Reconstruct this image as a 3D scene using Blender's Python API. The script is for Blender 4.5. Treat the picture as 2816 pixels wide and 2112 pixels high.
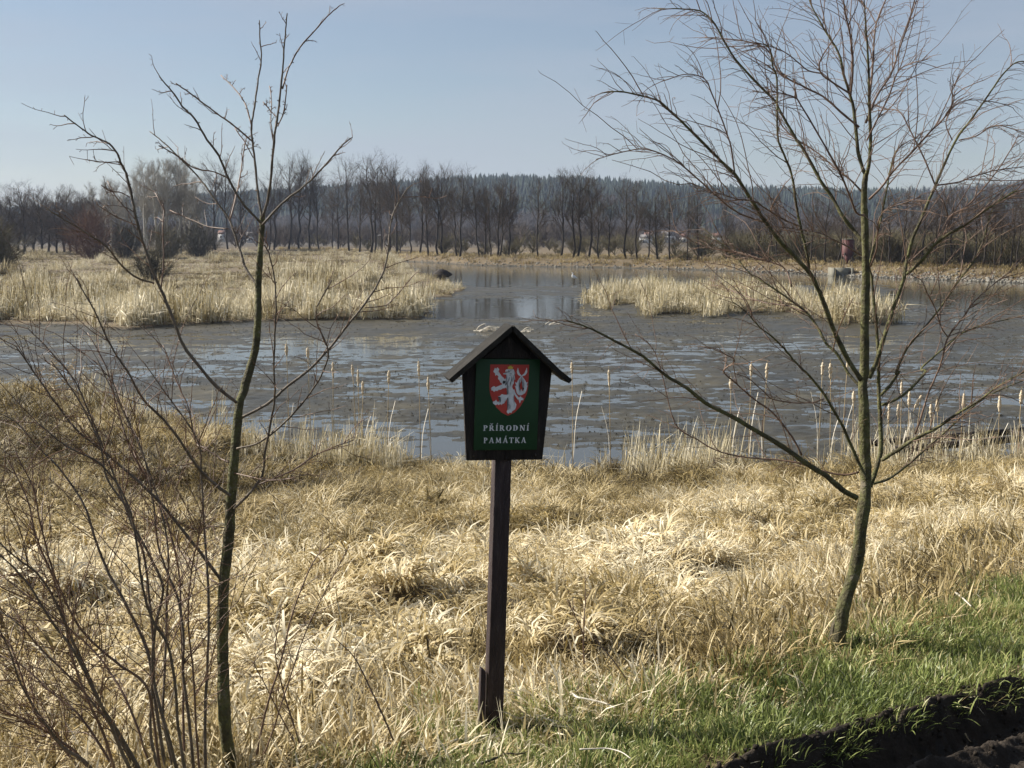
import bpy, math, random
import numpy as np
from mathutils import Vector, Matrix, Euler

for o in list(bpy.data.objects): bpy.data.objects.remove(o)
scene = bpy.context.scene
C = scene.collection
R = math.radians
random.seed(7)
rng = np.random.default_rng(11)

# ------------------------------------------------------------------ camera, sky, sun, exposure
CAM_H = 5.2
FPX = 3183.0
HORIZON = 508 * 1.273
PITCH = math.atan((1056 - HORIZON) / FPX)
cam_data = bpy.data.cameras.new("camera")
cam_data.sensor_width = 36.0
cam_data.lens = FPX / 2816 * 36.0
cam_data.clip_start = 0.05
cam_data.clip_end = 20000
cam = bpy.data.objects.new("camera", cam_data)
cam.location = (0, 0, CAM_H)
cam.rotation_euler = (R(90) - PITCH, 0, 0)
C.objects.link(cam)
scene.camera = cam

SUN_EL, SUN_AZ = 35.0, -72.0            # azimuth from +Y, clockwise positive
sd = Vector((math.sin(R(SUN_AZ)) * math.cos(R(SUN_EL)), math.cos(R(SUN_AZ)) * math.cos(R(SUN_EL)), math.sin(R(SUN_EL))))
world = bpy.data.worlds.new("World")
scene.world = world
world.use_nodes = True
wn, wl = world.node_tree.nodes, world.node_tree.links
bg = wn["Background"]
sky = wn.new("ShaderNodeTexSky")
sky.sky_type = 'NISHITA'
sky.sun_disc = False
sky.sun_elevation = R(SUN_EL)
sky.sun_rotation = R(SUN_AZ)
sky.altitude = 400
sky.air_density = 1.0
sky.dust_density = 0.9
sky.ozone_density = 1.4
# thin veil of cirrus laid over the sky
tc = wn.new("ShaderNodeTexCoord")
mp = wn.new("ShaderNodeMapping"); mp.inputs['Scale'].default_value = (1.2, 1.2, 7.0); mp.inputs['Rotation'].default_value = (0.1, 0.12, 0.3)
nz = wn.new("ShaderNodeTexNoise"); nz.inputs['Scale'].default_value = 1.7; nz.inputs['Detail'].default_value = 7; nz.inputs['Roughness'].default_value = 0.55
rp = wn.new("ShaderNodeValToRGB"); rp.color_ramp.elements[0].position = 0.42; rp.color_ramp.elements[1].position = 0.78
rp.color_ramp.elements[0].color = (0.30, 0.30, 0.30, 1); rp.color_ramp.elements[1].color = (0.9, 0.9, 0.9, 1)
mx = wn.new("ShaderNodeMixRGB"); mx.inputs['Color2'].default_value = (4.7, 5.2, 6.1, 1)
wl.new(tc.outputs['Generated'], mp.inputs['Vector']); wl.new(mp.outputs['Vector'], nz.inputs['Vector'])
wl.new(nz.outputs['Fac'], rp.inputs['Fac']); wl.new(rp.outputs['Color'], mx.inputs['Fac'])
wl.new(sky.outputs['Color'], mx.inputs['Color1']); wl.new(mx.outputs['Color'], bg.inputs['Color'])
bg.inputs['Strength'].default_value = 0.051
sun_data = bpy.data.lights.new("sun", 'SUN')
sun_data.energy = 5.0
sun_data.angle = R(0.53)
sun_data.color = (1.0, 0.94, 0.84)
sun = bpy.data.objects.new("sun", sun_data)
sun.rotation_euler = sd.to_track_quat('Z', 'Y').to_euler()
sun.location = (-20, 10, 30)
C.objects.link(sun)
scene.view_settings.view_transform = 'Standard'
scene.view_settings.look = 'None'
scene.view_settings.exposure = 0.94
scene.view_settings.gamma = 1.0
scene.view_settings.use_curve_mapping = False
scene.render.engine = 'CYCLES'
scene.cycles.max_bounces = 4
scene.cycles.use_adaptive_sampling = True
scene.cycles.adaptive_threshold = 0.02
scene.cycles.volume_bounces = 0
scene.cycles.transparent_max_bounces = 4
scene.cycles.caustics_reflective = False
scene.cycles.caustics_refractive = False

# ------------------------------------------------------------------ geometry helpers
CP, SP = math.cos(PITCH), math.sin(PITCH)
def at(px, py, Y):
    """point at world depth Y seen at photo pixel (2816 wide)"""
    dx = (px - 1408) / FPX; dy = -(py - 1056) / FPX
    fy = CP + dy * SP; fz = -SP + dy * CP
    k = Y / fy
    return np.array((dx * k, Y, CAM_H + fz * k))
def on_level(px, py, z=0.0):
    dx = (px - 1408) / FPX; dy = -(py - 1056) / FPX
    fy = CP + dy * SP; fz = -SP + dy * CP
    k = (z - CAM_H) / fz
    return np.array((dx * k, fy * k, z))
def D(x): return x * 1.273              # overview pixel to full photo pixel

def hash2(ix, iy, seed):
    n = (ix.astype(np.int64) * 374761393 + iy.astype(np.int64) * 668265263 + seed * 974634777) & 0xffffffff
    n = ((n ^ (n >> 13)) * 1274126177) & 0xffffffff
    return ((n ^ (n >> 16)) & 0xffffff) / float(0xffffff)
def vnoise(x, y, seed=0):
    x = np.asarray(x, float); y = np.asarray(y, float)
    ix = np.floor(x); iy = np.floor(y); fx = x - ix; fy = y - iy
    fx = fx * fx * (3 - 2 * fx); fy = fy * fy * (3 - 2 * fy)
    a = hash2(ix, iy, seed); b = hash2(ix + 1, iy, seed); c = hash2(ix, iy + 1, seed); d = hash2(ix + 1, iy + 1, seed)
    return (a * (1 - fx) + b * fx) * (1 - fy) + (c * (1 - fx) + d * fx) * fy
def fbm(x, y, seed=0, octs=4, gain=0.5):
    s = 0; a = 1; t = 0
    for i in range(octs):
        s = s + a * vnoise(x * 2 ** i + 17.3 * i, y * 2 ** i - 9.1 * i, seed + i); t += a; a *= gain
    return s / t
def sstep(a, b, x):
    t = np.clip((x - a) / (b - a), 0, 1); return t * t * (3 - 2 * t)
def inpoly(poly, x, y):
    x = np.asarray(x, float); y = np.asarray(y, float)
    r = np.zeros(x.shape, bool); n = len(poly)
    for i in range(n):
        x0, y0 = poly[i]; x1, y1 = poly[(i + 1) % n]
        if y0 == y1: continue
        c = ((y0 > y) != (y1 > y)) & (x < (x1 - x0) * (y - y0) / (y1 - y0) + x0)
        r ^= c
    return r

class MB:
    def __init__(s): s.v = []; s.q = []; s.t = []; s.n = 0; s.c = []
    def add(s, v, q=None, t=None, col=None):
        v = np.asarray(v, float).reshape(-1, 3)
        if q is not None and len(q): s.q.append(np.asarray(q, int).reshape(-1, 4) + s.n)
        if t is not None and len(t): s.t.append(np.asarray(t, int).reshape(-1, 3) + s.n)
        s.v.append(v); s.n += len(v)
        if col is not None: s.c.append(np.broadcast_to(np.asarray(col, float), (len(v),)) if np.ndim(col) < 2 else col)
    def tube(s, pts, rad, sides=6, cap=True, col=None):
        pts = np.asarray(pts, float); n = len(pts); rad = np.broadcast_to(np.asarray(rad, float), (n,))
        tg = np.gradient(pts, axis=0); tg /= np.linalg.norm(tg, axis=1)[:, None] + 1e-9
        ref = np.array((0.31, 0.9, 0.2)) if abs(tg[0][1]) < 0.8 else np.array((1.0, 0.1, 0.3))
        u = np.cross(tg, ref); u /= np.linalg.norm(u, axis=1)[:, None] + 1e-9
        w = np.cross(tg, u)
        a = np.arange(sides) * 2 * math.pi / sides
        ring = pts[:, None, :] + rad[:, None, None] * (np.cos(a)[None, :, None] * u[:, None, :] + np.sin(a)[None, :, None] * w[:, None, :])
        v = ring.reshape(-1, 3)
        i = np.arange(n - 1)[:, None] * sides; j = np.arange(sides)[None, :]; k = (j + 1) % sides
        q = np.stack([i + j, i + k, i + sides + k, i + sides + j], -1).reshape(-1, 4)
        t = []
        if cap:
            for b in range(1, sides - 1):
                t.append((0, b + 1, b)); o = (n - 1) * sides; t.append((o, o + b, o + b + 1))
        s.add(v, q, t, col)
    def box(s, c, size, rot=None):
        hx, hy, hz = [d / 2 for d in size]
        v = np.array([(x, y, z) for x in (-hx, hx) for y in (-hy, hy) for z in (-hz, hz)])
        if rot is not None: v = v @ np.array(rot).T
        v = v + np.array(c)
        q = [(0, 1, 3, 2), (4, 6, 7, 5), (0, 4, 5, 1), (2, 3, 7, 6), (0, 2, 6, 4), (1, 5, 7, 3)]
        s.add(v, q)
    def mesh(s, name, smooth=False):
        me = bpy.data.meshes.new(name)
        v = np.concatenate(s.v) if s.v else np.zeros((0, 3))
        q = np.concatenate(s.q) if s.q else np.zeros((0, 4), int); t = np.concatenate(s.t) if s.t else np.zeros((0, 3), int)
        me.vertices.add(len(v)); me.vertices.foreach_set('co', v.astype(np.float32).ravel())
        nl = len(q) * 4 + len(t) * 3
        me.loops.add(nl); me.loops.foreach_set('vertex_index', np.concatenate([q.ravel(), t.ravel()]).astype(np.int32))
        me.polygons.add(len(q) + len(t))
        ls = np.concatenate([np.arange(len(q)) * 4, len(q) * 4 + np.arange(len(t)) * 3]).astype(np.int32)
        me.polygons.foreach_set('loop_start', ls)
        if smooth: me.polygons.foreach_set('use_smooth', np.ones(len(q) + len(t), bool))
        if s.c:
            a = me.attributes.new('v', 'FLOAT', 'POINT'); a.data.foreach_set('value', np.concatenate(s.c).astype(np.float32))
        me.update(calc_edges=True); me.validate()
        return me
    def build(s, name, mat, parent=None, smooth=False, coll=None):
        me = s.mesh(name, smooth); me.materials.append(mat)
        o = bpy.data.objects.new(name, me); (coll or C).objects.link(o)
        if parent is not None: o.parent = parent
        return o
def tag(o, label=None, cat=None, group=None, kind=None):
    if label: o['label'] = label
    if cat: o['category'] = cat
    if group: o['group'] = group
    if kind: o['kind'] = kind
    return o
def thing(name, label, cat, loc=(0, 0, 0), rotz=0.0, group=None):
    o = bpy.data.objects.new(name, None); C.objects.link(o)
    o.location = [float(a) for a in loc]; o.rotation_euler = (0, 0, rotz); o.empty_display_size = 0.2
    return tag(o, label, cat, group)
def crom(p, sub=4):
    """smooth curve through points"""
    p = np.asarray(p, float)
    if len(p) < 3: return np.array([p[0] + (p[-1] - p[0]) * i / sub for i in range(sub + 1)])
    e = np.vstack([2 * p[0] - p[1], p, 2 * p[-1] - p[-2]]); out = []
    for i in range(1, len(e) - 2):
        for k in range(sub):
            t = k / sub
            out.append(0.5 * ((2 * e[i]) + (-e[i-1] + e[i+1]) * t + (2*e[i-1] - 5*e[i] + 4*e[i+1] - e[i+2]) * t*t + (-e[i-1] + 3*e[i] - 3*e[i+1] + e[i+2]) * t**3))
    out.append(p[-1]); return np.array(out)

# ------------------------------------------------------------------ materials
def new_mat(name):
    m = bpy.data.materials.new(name); m.use_nodes = True
    n, l = m.node_tree.nodes, m.node_tree.links
    return m, n, l, n['Principled BSDF']
def noise_node(n, l, scale, detail=5, rough=0.6, vec=None, stretch=None):
    t = n.new('ShaderNodeTexNoise'); t.inputs['Scale'].default_value = scale; t.inputs['Detail'].default_value = detail; t.inputs['Roughness'].default_value = rough
    if vec is None:
        g = n.new('ShaderNodeTexCoord'); vec = g.outputs['Object']
    if stretch:
        m = n.new('ShaderNodeMapping'); m.inputs['Scale'].default_value = stretch; l.new(vec, m.inputs['Vector']); vec = m.outputs['Vector']
    l.new(vec, t.inputs['Vector'])
    return t
def ramp(n, l, fac, stops):
    r = n.new('ShaderNodeValToRGB'); e = r.color_ramp.elements
    while len(e) < len(stops): e.new(0.5)
    for k, (p, c) in enumerate(stops): e[k].position = p; e[k].color = (*c, 1)
    l.new(fac, r.inputs['Fac']); return r
def rough_mat(name, stops, scale=8, rough=0.8, bump=0.3, stretch=None, bscale=None, spec=0.3, detail=6):
    m, n, l, b = new_mat(name)
    t = noise_node(n, l, scale, detail, stretch=stretch)
    r = ramp(n, l, t.outputs['Fac'], stops)
    l.new(r.outputs['Color'], b.inputs['Base Color']); b.inputs['Roughness'].default_value = rough
    b.inputs['Specular IOR Level'].default_value = spec
    if bump:
        t2 = noise_node(n, l, bscale or scale * 3, 6, stretch=stretch)
        bp = n.new('ShaderNodeBump'); bp.inputs['Strength'].default_value = bump; bp.inputs['Distance'].default_value = 0.02
        l.new(t2.outputs['Fac'], bp.inputs['Height']); l.new(bp.outputs['Normal'], b.inputs['Normal'])
    return m
def blade_mat(name, stops, trans=0.3, world_scale=0.6, wamt=0.35, gloss=0.55):
    """dry blades: colour from the clump's own tint, a per-blade value and a slow drift over the ground"""
    m, n, l, b = new_mat(name)
    a = n.new('ShaderNodeAttribute'); a.attribute_type = 'INSTANCER'; a.attribute_name = 'tint'
    v = n.new('ShaderNodeAttribute'); v.attribute_name = 'v'
    g = n.new('ShaderNodeNewGeometry')
    t = noise_node(n, l, world_scale, 3, 0.6, vec=g.outputs['Position'])
    m1 = n.new('ShaderNodeMath'); m1.operation = 'MULTIPLY_ADD'; m1.inputs[1].default_value = wamt; m1.inputs[2].default_value = -wamt / 2
    l.new(t.outputs['Fac'], m1.inputs[0])
    m2 = n.new('ShaderNodeMath'); m2.operation = 'ADD'; l.new(m1.outputs[0], m2.inputs[0]); l.new(a.outputs['Fac'], m2.inputs[1])
    m3 = n.new('ShaderNodeMath'); m3.operation = 'MULTIPLY_ADD'; m3.inputs[1].default_value = 0.8; m3.inputs[2].default_value = -0.44
    l.new(v.outputs['Fac'], m3.inputs[0])
    m4 = n.new('ShaderNodeMath'); m4.operation = 'ADD'; m4.use_clamp = True; l.new(m2.outputs[0], m4.inputs[0]); l.new(m3.outputs[0], m4.inputs[1])
    r = ramp(n, l, m4.outputs[0], stops)
    l.new(r.outputs['Color'], b.inputs['Base Color']); b.inputs['Roughness'].default_value = gloss; b.inputs['Specular IOR Level'].default_value = 0.25
    tr = n.new('ShaderNodeBsdfTranslucent'); l.new(r.outputs['Color'], tr.inputs['Color'])
    ms = n.new('ShaderNodeMixShader'); ms.inputs[0].default_value = trans
    l.new(b.outputs[0], ms.inputs[1]); l.new(tr.outputs[0], ms.inputs[2]); l.new(ms.outputs[0], n['Material Output'].inputs['Surface'])
    return m
M = {}
STRAW = [(0.0, (0.045, 0.032, 0.013)), (0.2, (0.16, 0.118, 0.042)), (0.42, (0.34, 0.255, 0.10)), (0.68, (0.56, 0.455, 0.25)), (1.0, (0.80, 0.72, 0.53))]
M['straw'] = blade_mat('straw', STRAW)
M['reed'] = blade_mat('reed', [(0.0, (0.07, 0.054, 0.026)), (0.3, (0.21, 0.165, 0.075)), (0.6, (0.43, 0.36, 0.20)), (1.0, (0.66, 0.60, 0.45))], trans=0.25, world_scale=0.12, wamt=0.3)
M['green'] = blade_mat('green', [(0.0, (0.05, 0.07, 0.016)), (0.35, (0.16, 0.20, 0.055)), (0.65, (0.28, 0.32, 0.105)), (0.82, (0.38, 0.38, 0.15)), (1.0, (0.52, 0.45, 0.23))], trans=0.35, world_scale=1.6, wamt=0.3, gloss=0.4)
M['bark'] = rough_mat('bark_olive', [(0.25, (0.03, 0.026, 0.014)), (0.45, (0.085, 0.075, 0.038)), (0.56, (0.115, 0.115, 0.042)), (0.66, (0.16, 0.14, 0.085)), (0.75, (0.22, 0.19, 0.14))], 13, 0.8, 1.0, bscale=55)
M['bark_grey'] = rough_mat('bark_greybrown', [(0.25, (0.06, 0.046, 0.032)), (0.6, (0.15, 0.12, 0.088)), (0.85, (0.25, 0.205, 0.16))], 14, 0.65, 0.5, bscale=60)
M['bark_base'] = rough_mat('bark_cracked', [(0.3, (0.03, 0.024, 0.015)), (0.6, (0.10, 0.085, 0.055)), (0.8, (0.16, 0.14, 0.10))], 22, 0.9, 1.0, bscale=40)
M['twig'] = rough_mat('twig_redbrown', [(0.3, (0.08, 0.05, 0.036)), (0.6, (0.18, 0.115, 0.08)), (0.8, (0.29, 0.21, 0.155))], 6, 0.5, 0)
M['twig_red'] = rough_mat('twig_red', [(0.3, (0.065, 0.04, 0.026)), (0.6, (0.16, 0.088, 0.052)), (0.8, (0.26, 0.16, 0.095))], 5, 0.5, 0)
M['fartrunk'] = rough_mat('far_trunk', [(0.3, (0.02, 0.016, 0.012)), (0.7, (0.05, 0.04, 0.03))], 1.5, 0.9, 0)
M['fartwig'] = rough_mat('far_twig', [(0.3, (0.042, 0.031, 0.021)), (0.7, (0.095, 0.07, 0.048))], 0.7, 0.9, 0)
M['poplar'] = rough_mat('poplar_bark', [(0.3, (0.32, 0.30, 0.26)), (0.7, (0.55, 0.53, 0.48))], 1.5, 0.8, 0)
M['poplartwig'] = rough_mat('poplar_twig', [(0.3, (0.22, 0.20, 0.165)), (0.7, (0.36, 0.34, 0.29))], 0.7, 0.8, 0)
M['bush_red'] = rough_mat('bush_rust', [(0.3, (0.10, 0.05, 0.03)), (0.7, (0.19, 0.10, 0.055))], 0.8, 0.8, 0)
M['bush_dark'] = rough_mat('bush_dark', [(0.3, (0.035, 0.032, 0.018)), (0.7, (0.085, 0.075, 0.042))], 0.8, 0.85, 0)
M['bush_olive'] = rough_mat('bush_olive', [(0.3, (0.075, 0.068, 0.034)), (0.7, (0.17, 0.14, 0.075))], 0.8, 0.85, 0)
M['conifer'] = rough_mat('conifer', [(0.3, (0.012, 0.022, 0.016)), (0.7, (0.03, 0.045, 0.03))], 0.25, 0.9, 0)
M['decid'] = rough_mat('bare_wood', [(0.3, (0.07, 0.055, 0.046)), (0.7, (0.13, 0.105, 0.085))], 0.25, 0.9, 0)
M['stone'] = rough_mat('stone', [(0.3, (0.10, 0.092, 0.075)), (0.7, (0.26, 0.245, 0.21))], 1.5, 0.85, 0.3)
M['concrete'] = rough_mat('concrete', [(0.3, (0.13, 0.125, 0.10)), (0.7, (0.21, 0.20, 0.16))], 1.2, 0.85, 0.2)
M['rust'] = rough_mat('red_paint', [(0.3, (0.06, 0.02, 0.019)), (0.7, (0.10, 0.034, 0.031))], 1.5, 0.65, 0.1)
M['dark_metal'] = rough_mat('dark_metal', [(0.3, (0.03, 0.025, 0.02)), (0.7, (0.07, 0.055, 0.045))], 3, 0.7, 0)
M['white'] = rough_mat('whitewash', [(0.3, (0.72, 0.71, 0.68)), (0.7, (0.82, 0.81, 0.79))], 1, 0.8, 0)
M['roof_red'] = rough_mat('roof_tile', [(0.3, (0.13, 0.07, 0.055)), (0.7, (0.20, 0.11, 0.085))], 2, 0.8, 0)
M['roof_grey'] = rough_mat('roof_grey', [(0.3, (0.14, 0.13, 0.13)), (0.7, (0.25, 0.24, 0.23))], 2, 0.8, 0)
M['glass'] = rough_mat('window_glass', [(0.3, (0.02, 0.025, 0.03)), (0.7, (0.04, 0.045, 0.05))], 1, 0.1, 0, spec=0.5)
M['old_wood'] = rough_mat('weathered_wood', [(0.3, (0.045, 0.032, 0.022)), (0.6, (0.11, 0.08, 0.055)), (0.8, (0.17, 0.13, 0.10))], 12, 0.85, 0.4, stretch=(1, 6, 6))
M['jetty'] = rough_mat('jetty_wood', [(0.3, (0.014, 0.011, 0.009)), (0.7, (0.05, 0.038, 0.03))], 6, 0.8, 0.4)
M['jetty_post'] = rough_mat('jetty_post_wood', [(0.3, (0.10, 0.06, 0.042)), (0.7, (0.2, 0.125, 0.09))], 6, 0.8, 0.4)
M['stain'] = rough_mat('dark_stained_wood', [(0.3, (0.007, 0.0055, 0.005)), (0.55, (0.016, 0.012, 0.0105)), (0.66, (0.03, 0.023, 0.02)), (0.74, (0.11, 0.095, 0.08))], 34, 0.7, 0.5, stretch=(1, 1, 0.2), bscale=120)
M['post_wood'] = rough_mat('post_stained_wood', [(0.3, (0.02, 0.0125, 0.0125)), (0.55, (0.04, 0.026, 0.026)), (0.66, (0.065, 0.048, 0.045)), (0.75, (0.2, 0.17, 0.14))], 32, 0.65, 0.5, stretch=(1, 1, 0.2), bscale=120)
M['roofboard'] = rough_mat('roof_board', [(0.25, (0.008, 0.007, 0.006)), (0.5, (0.019, 0.017, 0.014)), (0.7, (0.035, 0.031, 0.026)), (0.88, (0.11, 0.10, 0.085))], 26, 0.9, 0.6, stretch=(0.5, 1, 0.5), bscale=70)
M['panel_green'] = rough_mat('sign_green', [(0.3, (0.008, 0.036, 0.012)), (0.7, (0.011, 0.048, 0.016))], 10, 0.5, 0.05)
M['sign_red'] = rough_mat('sign_red', [(0.3, (0.40, 0.042, 0.032)), (0.7, (0.48, 0.062, 0.044))], 20, 0.55, 0)
M['sign_white'] = rough_mat('sign_white', [(0.3, (0.55, 0.56, 0.57)), (0.7, (0.72, 0.73, 0.74))], 60, 0.55, 0)
M['sign_line'] = rough_mat('sign_black_line', [(0.3, (0.02, 0.02, 0.022)), (0.7, (0.05, 0.05, 0.055))], 20, 0.6, 0)
M['sign_gold'] = rough_mat('sign_gold', [(0.3, (0.55, 0.38, 0.05)), (0.7, (0.65, 0.48, 0.08))], 20, 0.5, 0)
M['bird'] = rough_mat('white_feather', [(0.3, (0.78, 0.78, 0.77)), (0.7, (0.84, 0.84, 0.83))], 5, 0.8, 0)
M['beak'] = rough_mat('beak', [(0.3, (0.5, 0.33, 0.05)), (0.7, (0.55, 0.38, 0.08))], 5, 0.5, 0)
M['fluff'] = rough_mat('cattail_fluff', [(0.3, (0.42, 0.31, 0.19)), (0.5, (0.62, 0.52, 0.37)), (0.8, (0.74, 0.66, 0.52))], 24, 0.95, 0.8)
M['stalk'] = rough_mat('dry_stalk', [(0.3, (0.26, 0.19, 0.10)), (0.7, (0.45, 0.36, 0.22))], 8, 0.7, 0)
M['bleached'] = rough_mat('bleached_stalk', [(0.3, (0.42, 0.38, 0.30)), (0.7, (0.66, 0.61, 0.52))], 8, 0.7, 0)
M['stub'] = rough_mat('mud_stub', [(0.3, (0.02, 0.018, 0.012)), (0.7, (0.07, 0.06, 0.04))], 3, 0.8, 0)

# ------------------------------------------------------------------ terrain
_sh = [on_level(D(px), D(py), .48) for px, py in ((-500, 800), (-200, 808), (0, 815), (120, 822), (220, 832), (320, 858), (420, 885), (520, 908), (640, 930), (800, 948), (1000, 962), (1250, 972), (1500, 968), (1900, 962), (2212, 955), (2500, 945), (2900, 930))]
SH_X = [-90] + [p[0] for p in _sh] + [60]; SH_Y = [_sh[0][1] + 12] + [p[1] for p in _sh] + [_sh[-1][1] + 10]
def ydisp(y): return (1056 - FPX * (-CAM_H * CP + y * SP) / (y * CP + CAM_H * SP)) / 1.273
def xdisp(x, y): return 1106 + 2500 * x / (y * CP + CAM_H * SP)
def bank(x): return 5.4 + 0.54 * np.clip(x, -6, 30) - 0.25 * np.clip(-6 - x, 0, 30)
def shore(x): return np.interp(x, SH_X, SH_Y)
def gpoly(pts): return [tuple(on_level(D(x), D(y))[:2]) for x, y in pts]
POLY_A = gpoly([(-900, 712), (-300, 706), (0, 702), (180, 706), (260, 716), (330, 706), (480, 700), (600, 694), (760, 692), (900, 691), (925, 682), (905, 670), (830, 664), (700, 656), (690, 650), (840, 641), (905, 645), (985, 642), (1008, 630), (960, 612), (935, 600), (900, 592), (870, 582)]) + [(-22, 215), (-30, 290), (-400, 300), (-400, 60)]
POLY_I = gpoly([(1266, 660), (1290, 674), (1350, 684), (1400, 688), (1440, 676), (1480, 680), (1520, 690), (1570, 676), (1640, 676), (1690, 684), (1760, 692), (1820, 704), (1890, 708), (1925, 698), (1905, 684), (1840, 668), (1750, 655), (1650, 645), (1550, 640), (1440, 636), (1340, 636), (1290, 644)])
FS_U = [(x - 1106) / 2500 for x in (-600, 700, 860, 1000, 1100, 1300, 1500, 1700, 1800, 1900, 2000, 2212, 2700)]
FS_Y = [330, 300, 235, 205, 196, 187, 176, 160, 150, 143, 138, 127, 112]
def farshore(x, y): return np.interp(x / y, FS_U, FS_Y) + 2.5 * (vnoise(x / 6, x * 0 + 3, 5) - 0.5)
HX = [(x - 1106) / 2500 for x in (-900, 0, 400, 600, 800, 900, 1000, 1100, 1250, 1350, 1500, 1650, 1800, 2000, 2100, 2212, 2600, 3200)]
HY = [470, 455, 424, 411, 402, 395, 385, 383, 386, 393, 405, 409, 411, 414, 404, 394, 385, 400]
RIDGE = 1300.0
def land_mask(x, y):
    jx = x + 0.9 * (vnoise(x / 1.6, y / 1.6, 21) - 0.5) + 1.2 * (vnoise(x / 5, y / 5, 22) - 0.5); jy = y + 2.5 * (vnoise(x / 3, y / 3, 23) - 0.5)
    return inpoly(POLY_A, jx, jy), inpoly(POLY_I, jx, jy)
def mud_level(x, y):
    yd = ydisp(np.maximum(y, 5)); xd = xdisp(x, np.maximum(y, 5))
    n = fbm(x / 1.7, y / 0.7, 31, 5, 0.66) - 0.5
    n2 = fbm(x / 9, y / 5, 37, 3) - 0.5
    bias = np.interp(yd, [560, 611, 617, 624, 640, 646, 652, 684, 694, 704, 716, 726, 760, 830, 900, 960, 1100],
                     [-0.9, -0.9, -.05, .22, .16, .02, -.05, -.02, 0.08, .10, .14, .02, .02, .05, .0, .02, .08])
    pool = sstep(900, 960, xd) * (1 - sstep(1230, 1300, xd)) * sstep(644, 650, yd) * (1 - sstep(680, 696, yd))
    right = sstep(1900, 1960, xd) * (1 - sstep(650, 668, yd))
    leftdry = (1 - sstep(800, 1000, xd)) * sstep(690, 700, yd) * (1 - sstep(716, 728, yd))
    near_i = sstep(1180, 1300, xd) * (1 - sstep(1900, 1980, xd)) * sstep(664, 676, yd) * (1 - sstep(708, 722, yd))
    bias = bias - 0.55 * pool - 0.8 * right + 0.22 * leftdry + 0.2 * near_i
    fine = (fbm(x / 0.45, y / 0.45, 41, 3) - 0.5)
    return 0.085 * (n * 1.35 + n2 * 0.6 + bias * 0.75 + 0.055) + 0.060 * fine * sstep(150, 60, y) + 0.035 * (vnoise(x / .22, y / .22, 43) - .5) * sstep(90, 40, y)
HOLP = [(850, 1290, .30, .22), (960, 1335, .30, .2), (1190, 1345, .38, .22), (1470, 1215, .32, .25), (1610, 1245, .42, .28), (1745, 1155, .4, .3), (250, 1330, .4, .3), (90, 1345, .4, .3), (700, 1400, .3, .2), (1360, 1440, .22, .14), (430, 1180, .4, .3)]
def _slope_pt(px, py):
    Y = 8.0
    for _ in range(40):
        q = at(D(px), D(py), Y); b_ = float(bank(q[0])); t_ = min(1, max(0, (Y - b_) / max(float(shore(q[0])) - b_, 3))); zt = 2.88 * (1 - t_) ** 1.12 - .06
        d_ = q[2] - zt; Y += d_ * 1.2
    return float(at(D(px), D(py), Y)[0]), Y
HOL = [(*_slope_pt(px, py), rx, ry) for px, py, rx, ry in HOLP]
RUT0 = np.array((1.04, 4.86)); RUT1 = np.array((2.76, 5.93)); RD = (RUT1 - RUT0) / np.linalg.norm(RUT1 - RUT0); RN = np.array((RD[1], -RD[0]))   # RN points to the camera side
def rut_v(x, y): return (x - RUT0[0]) * RN[0] + (y - RUT0[1]) * RN[1]
def rut_u(x, y): return (x - RUT0[0]) * RD[0] + (y - RUT0[1]) * RD[1]
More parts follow.
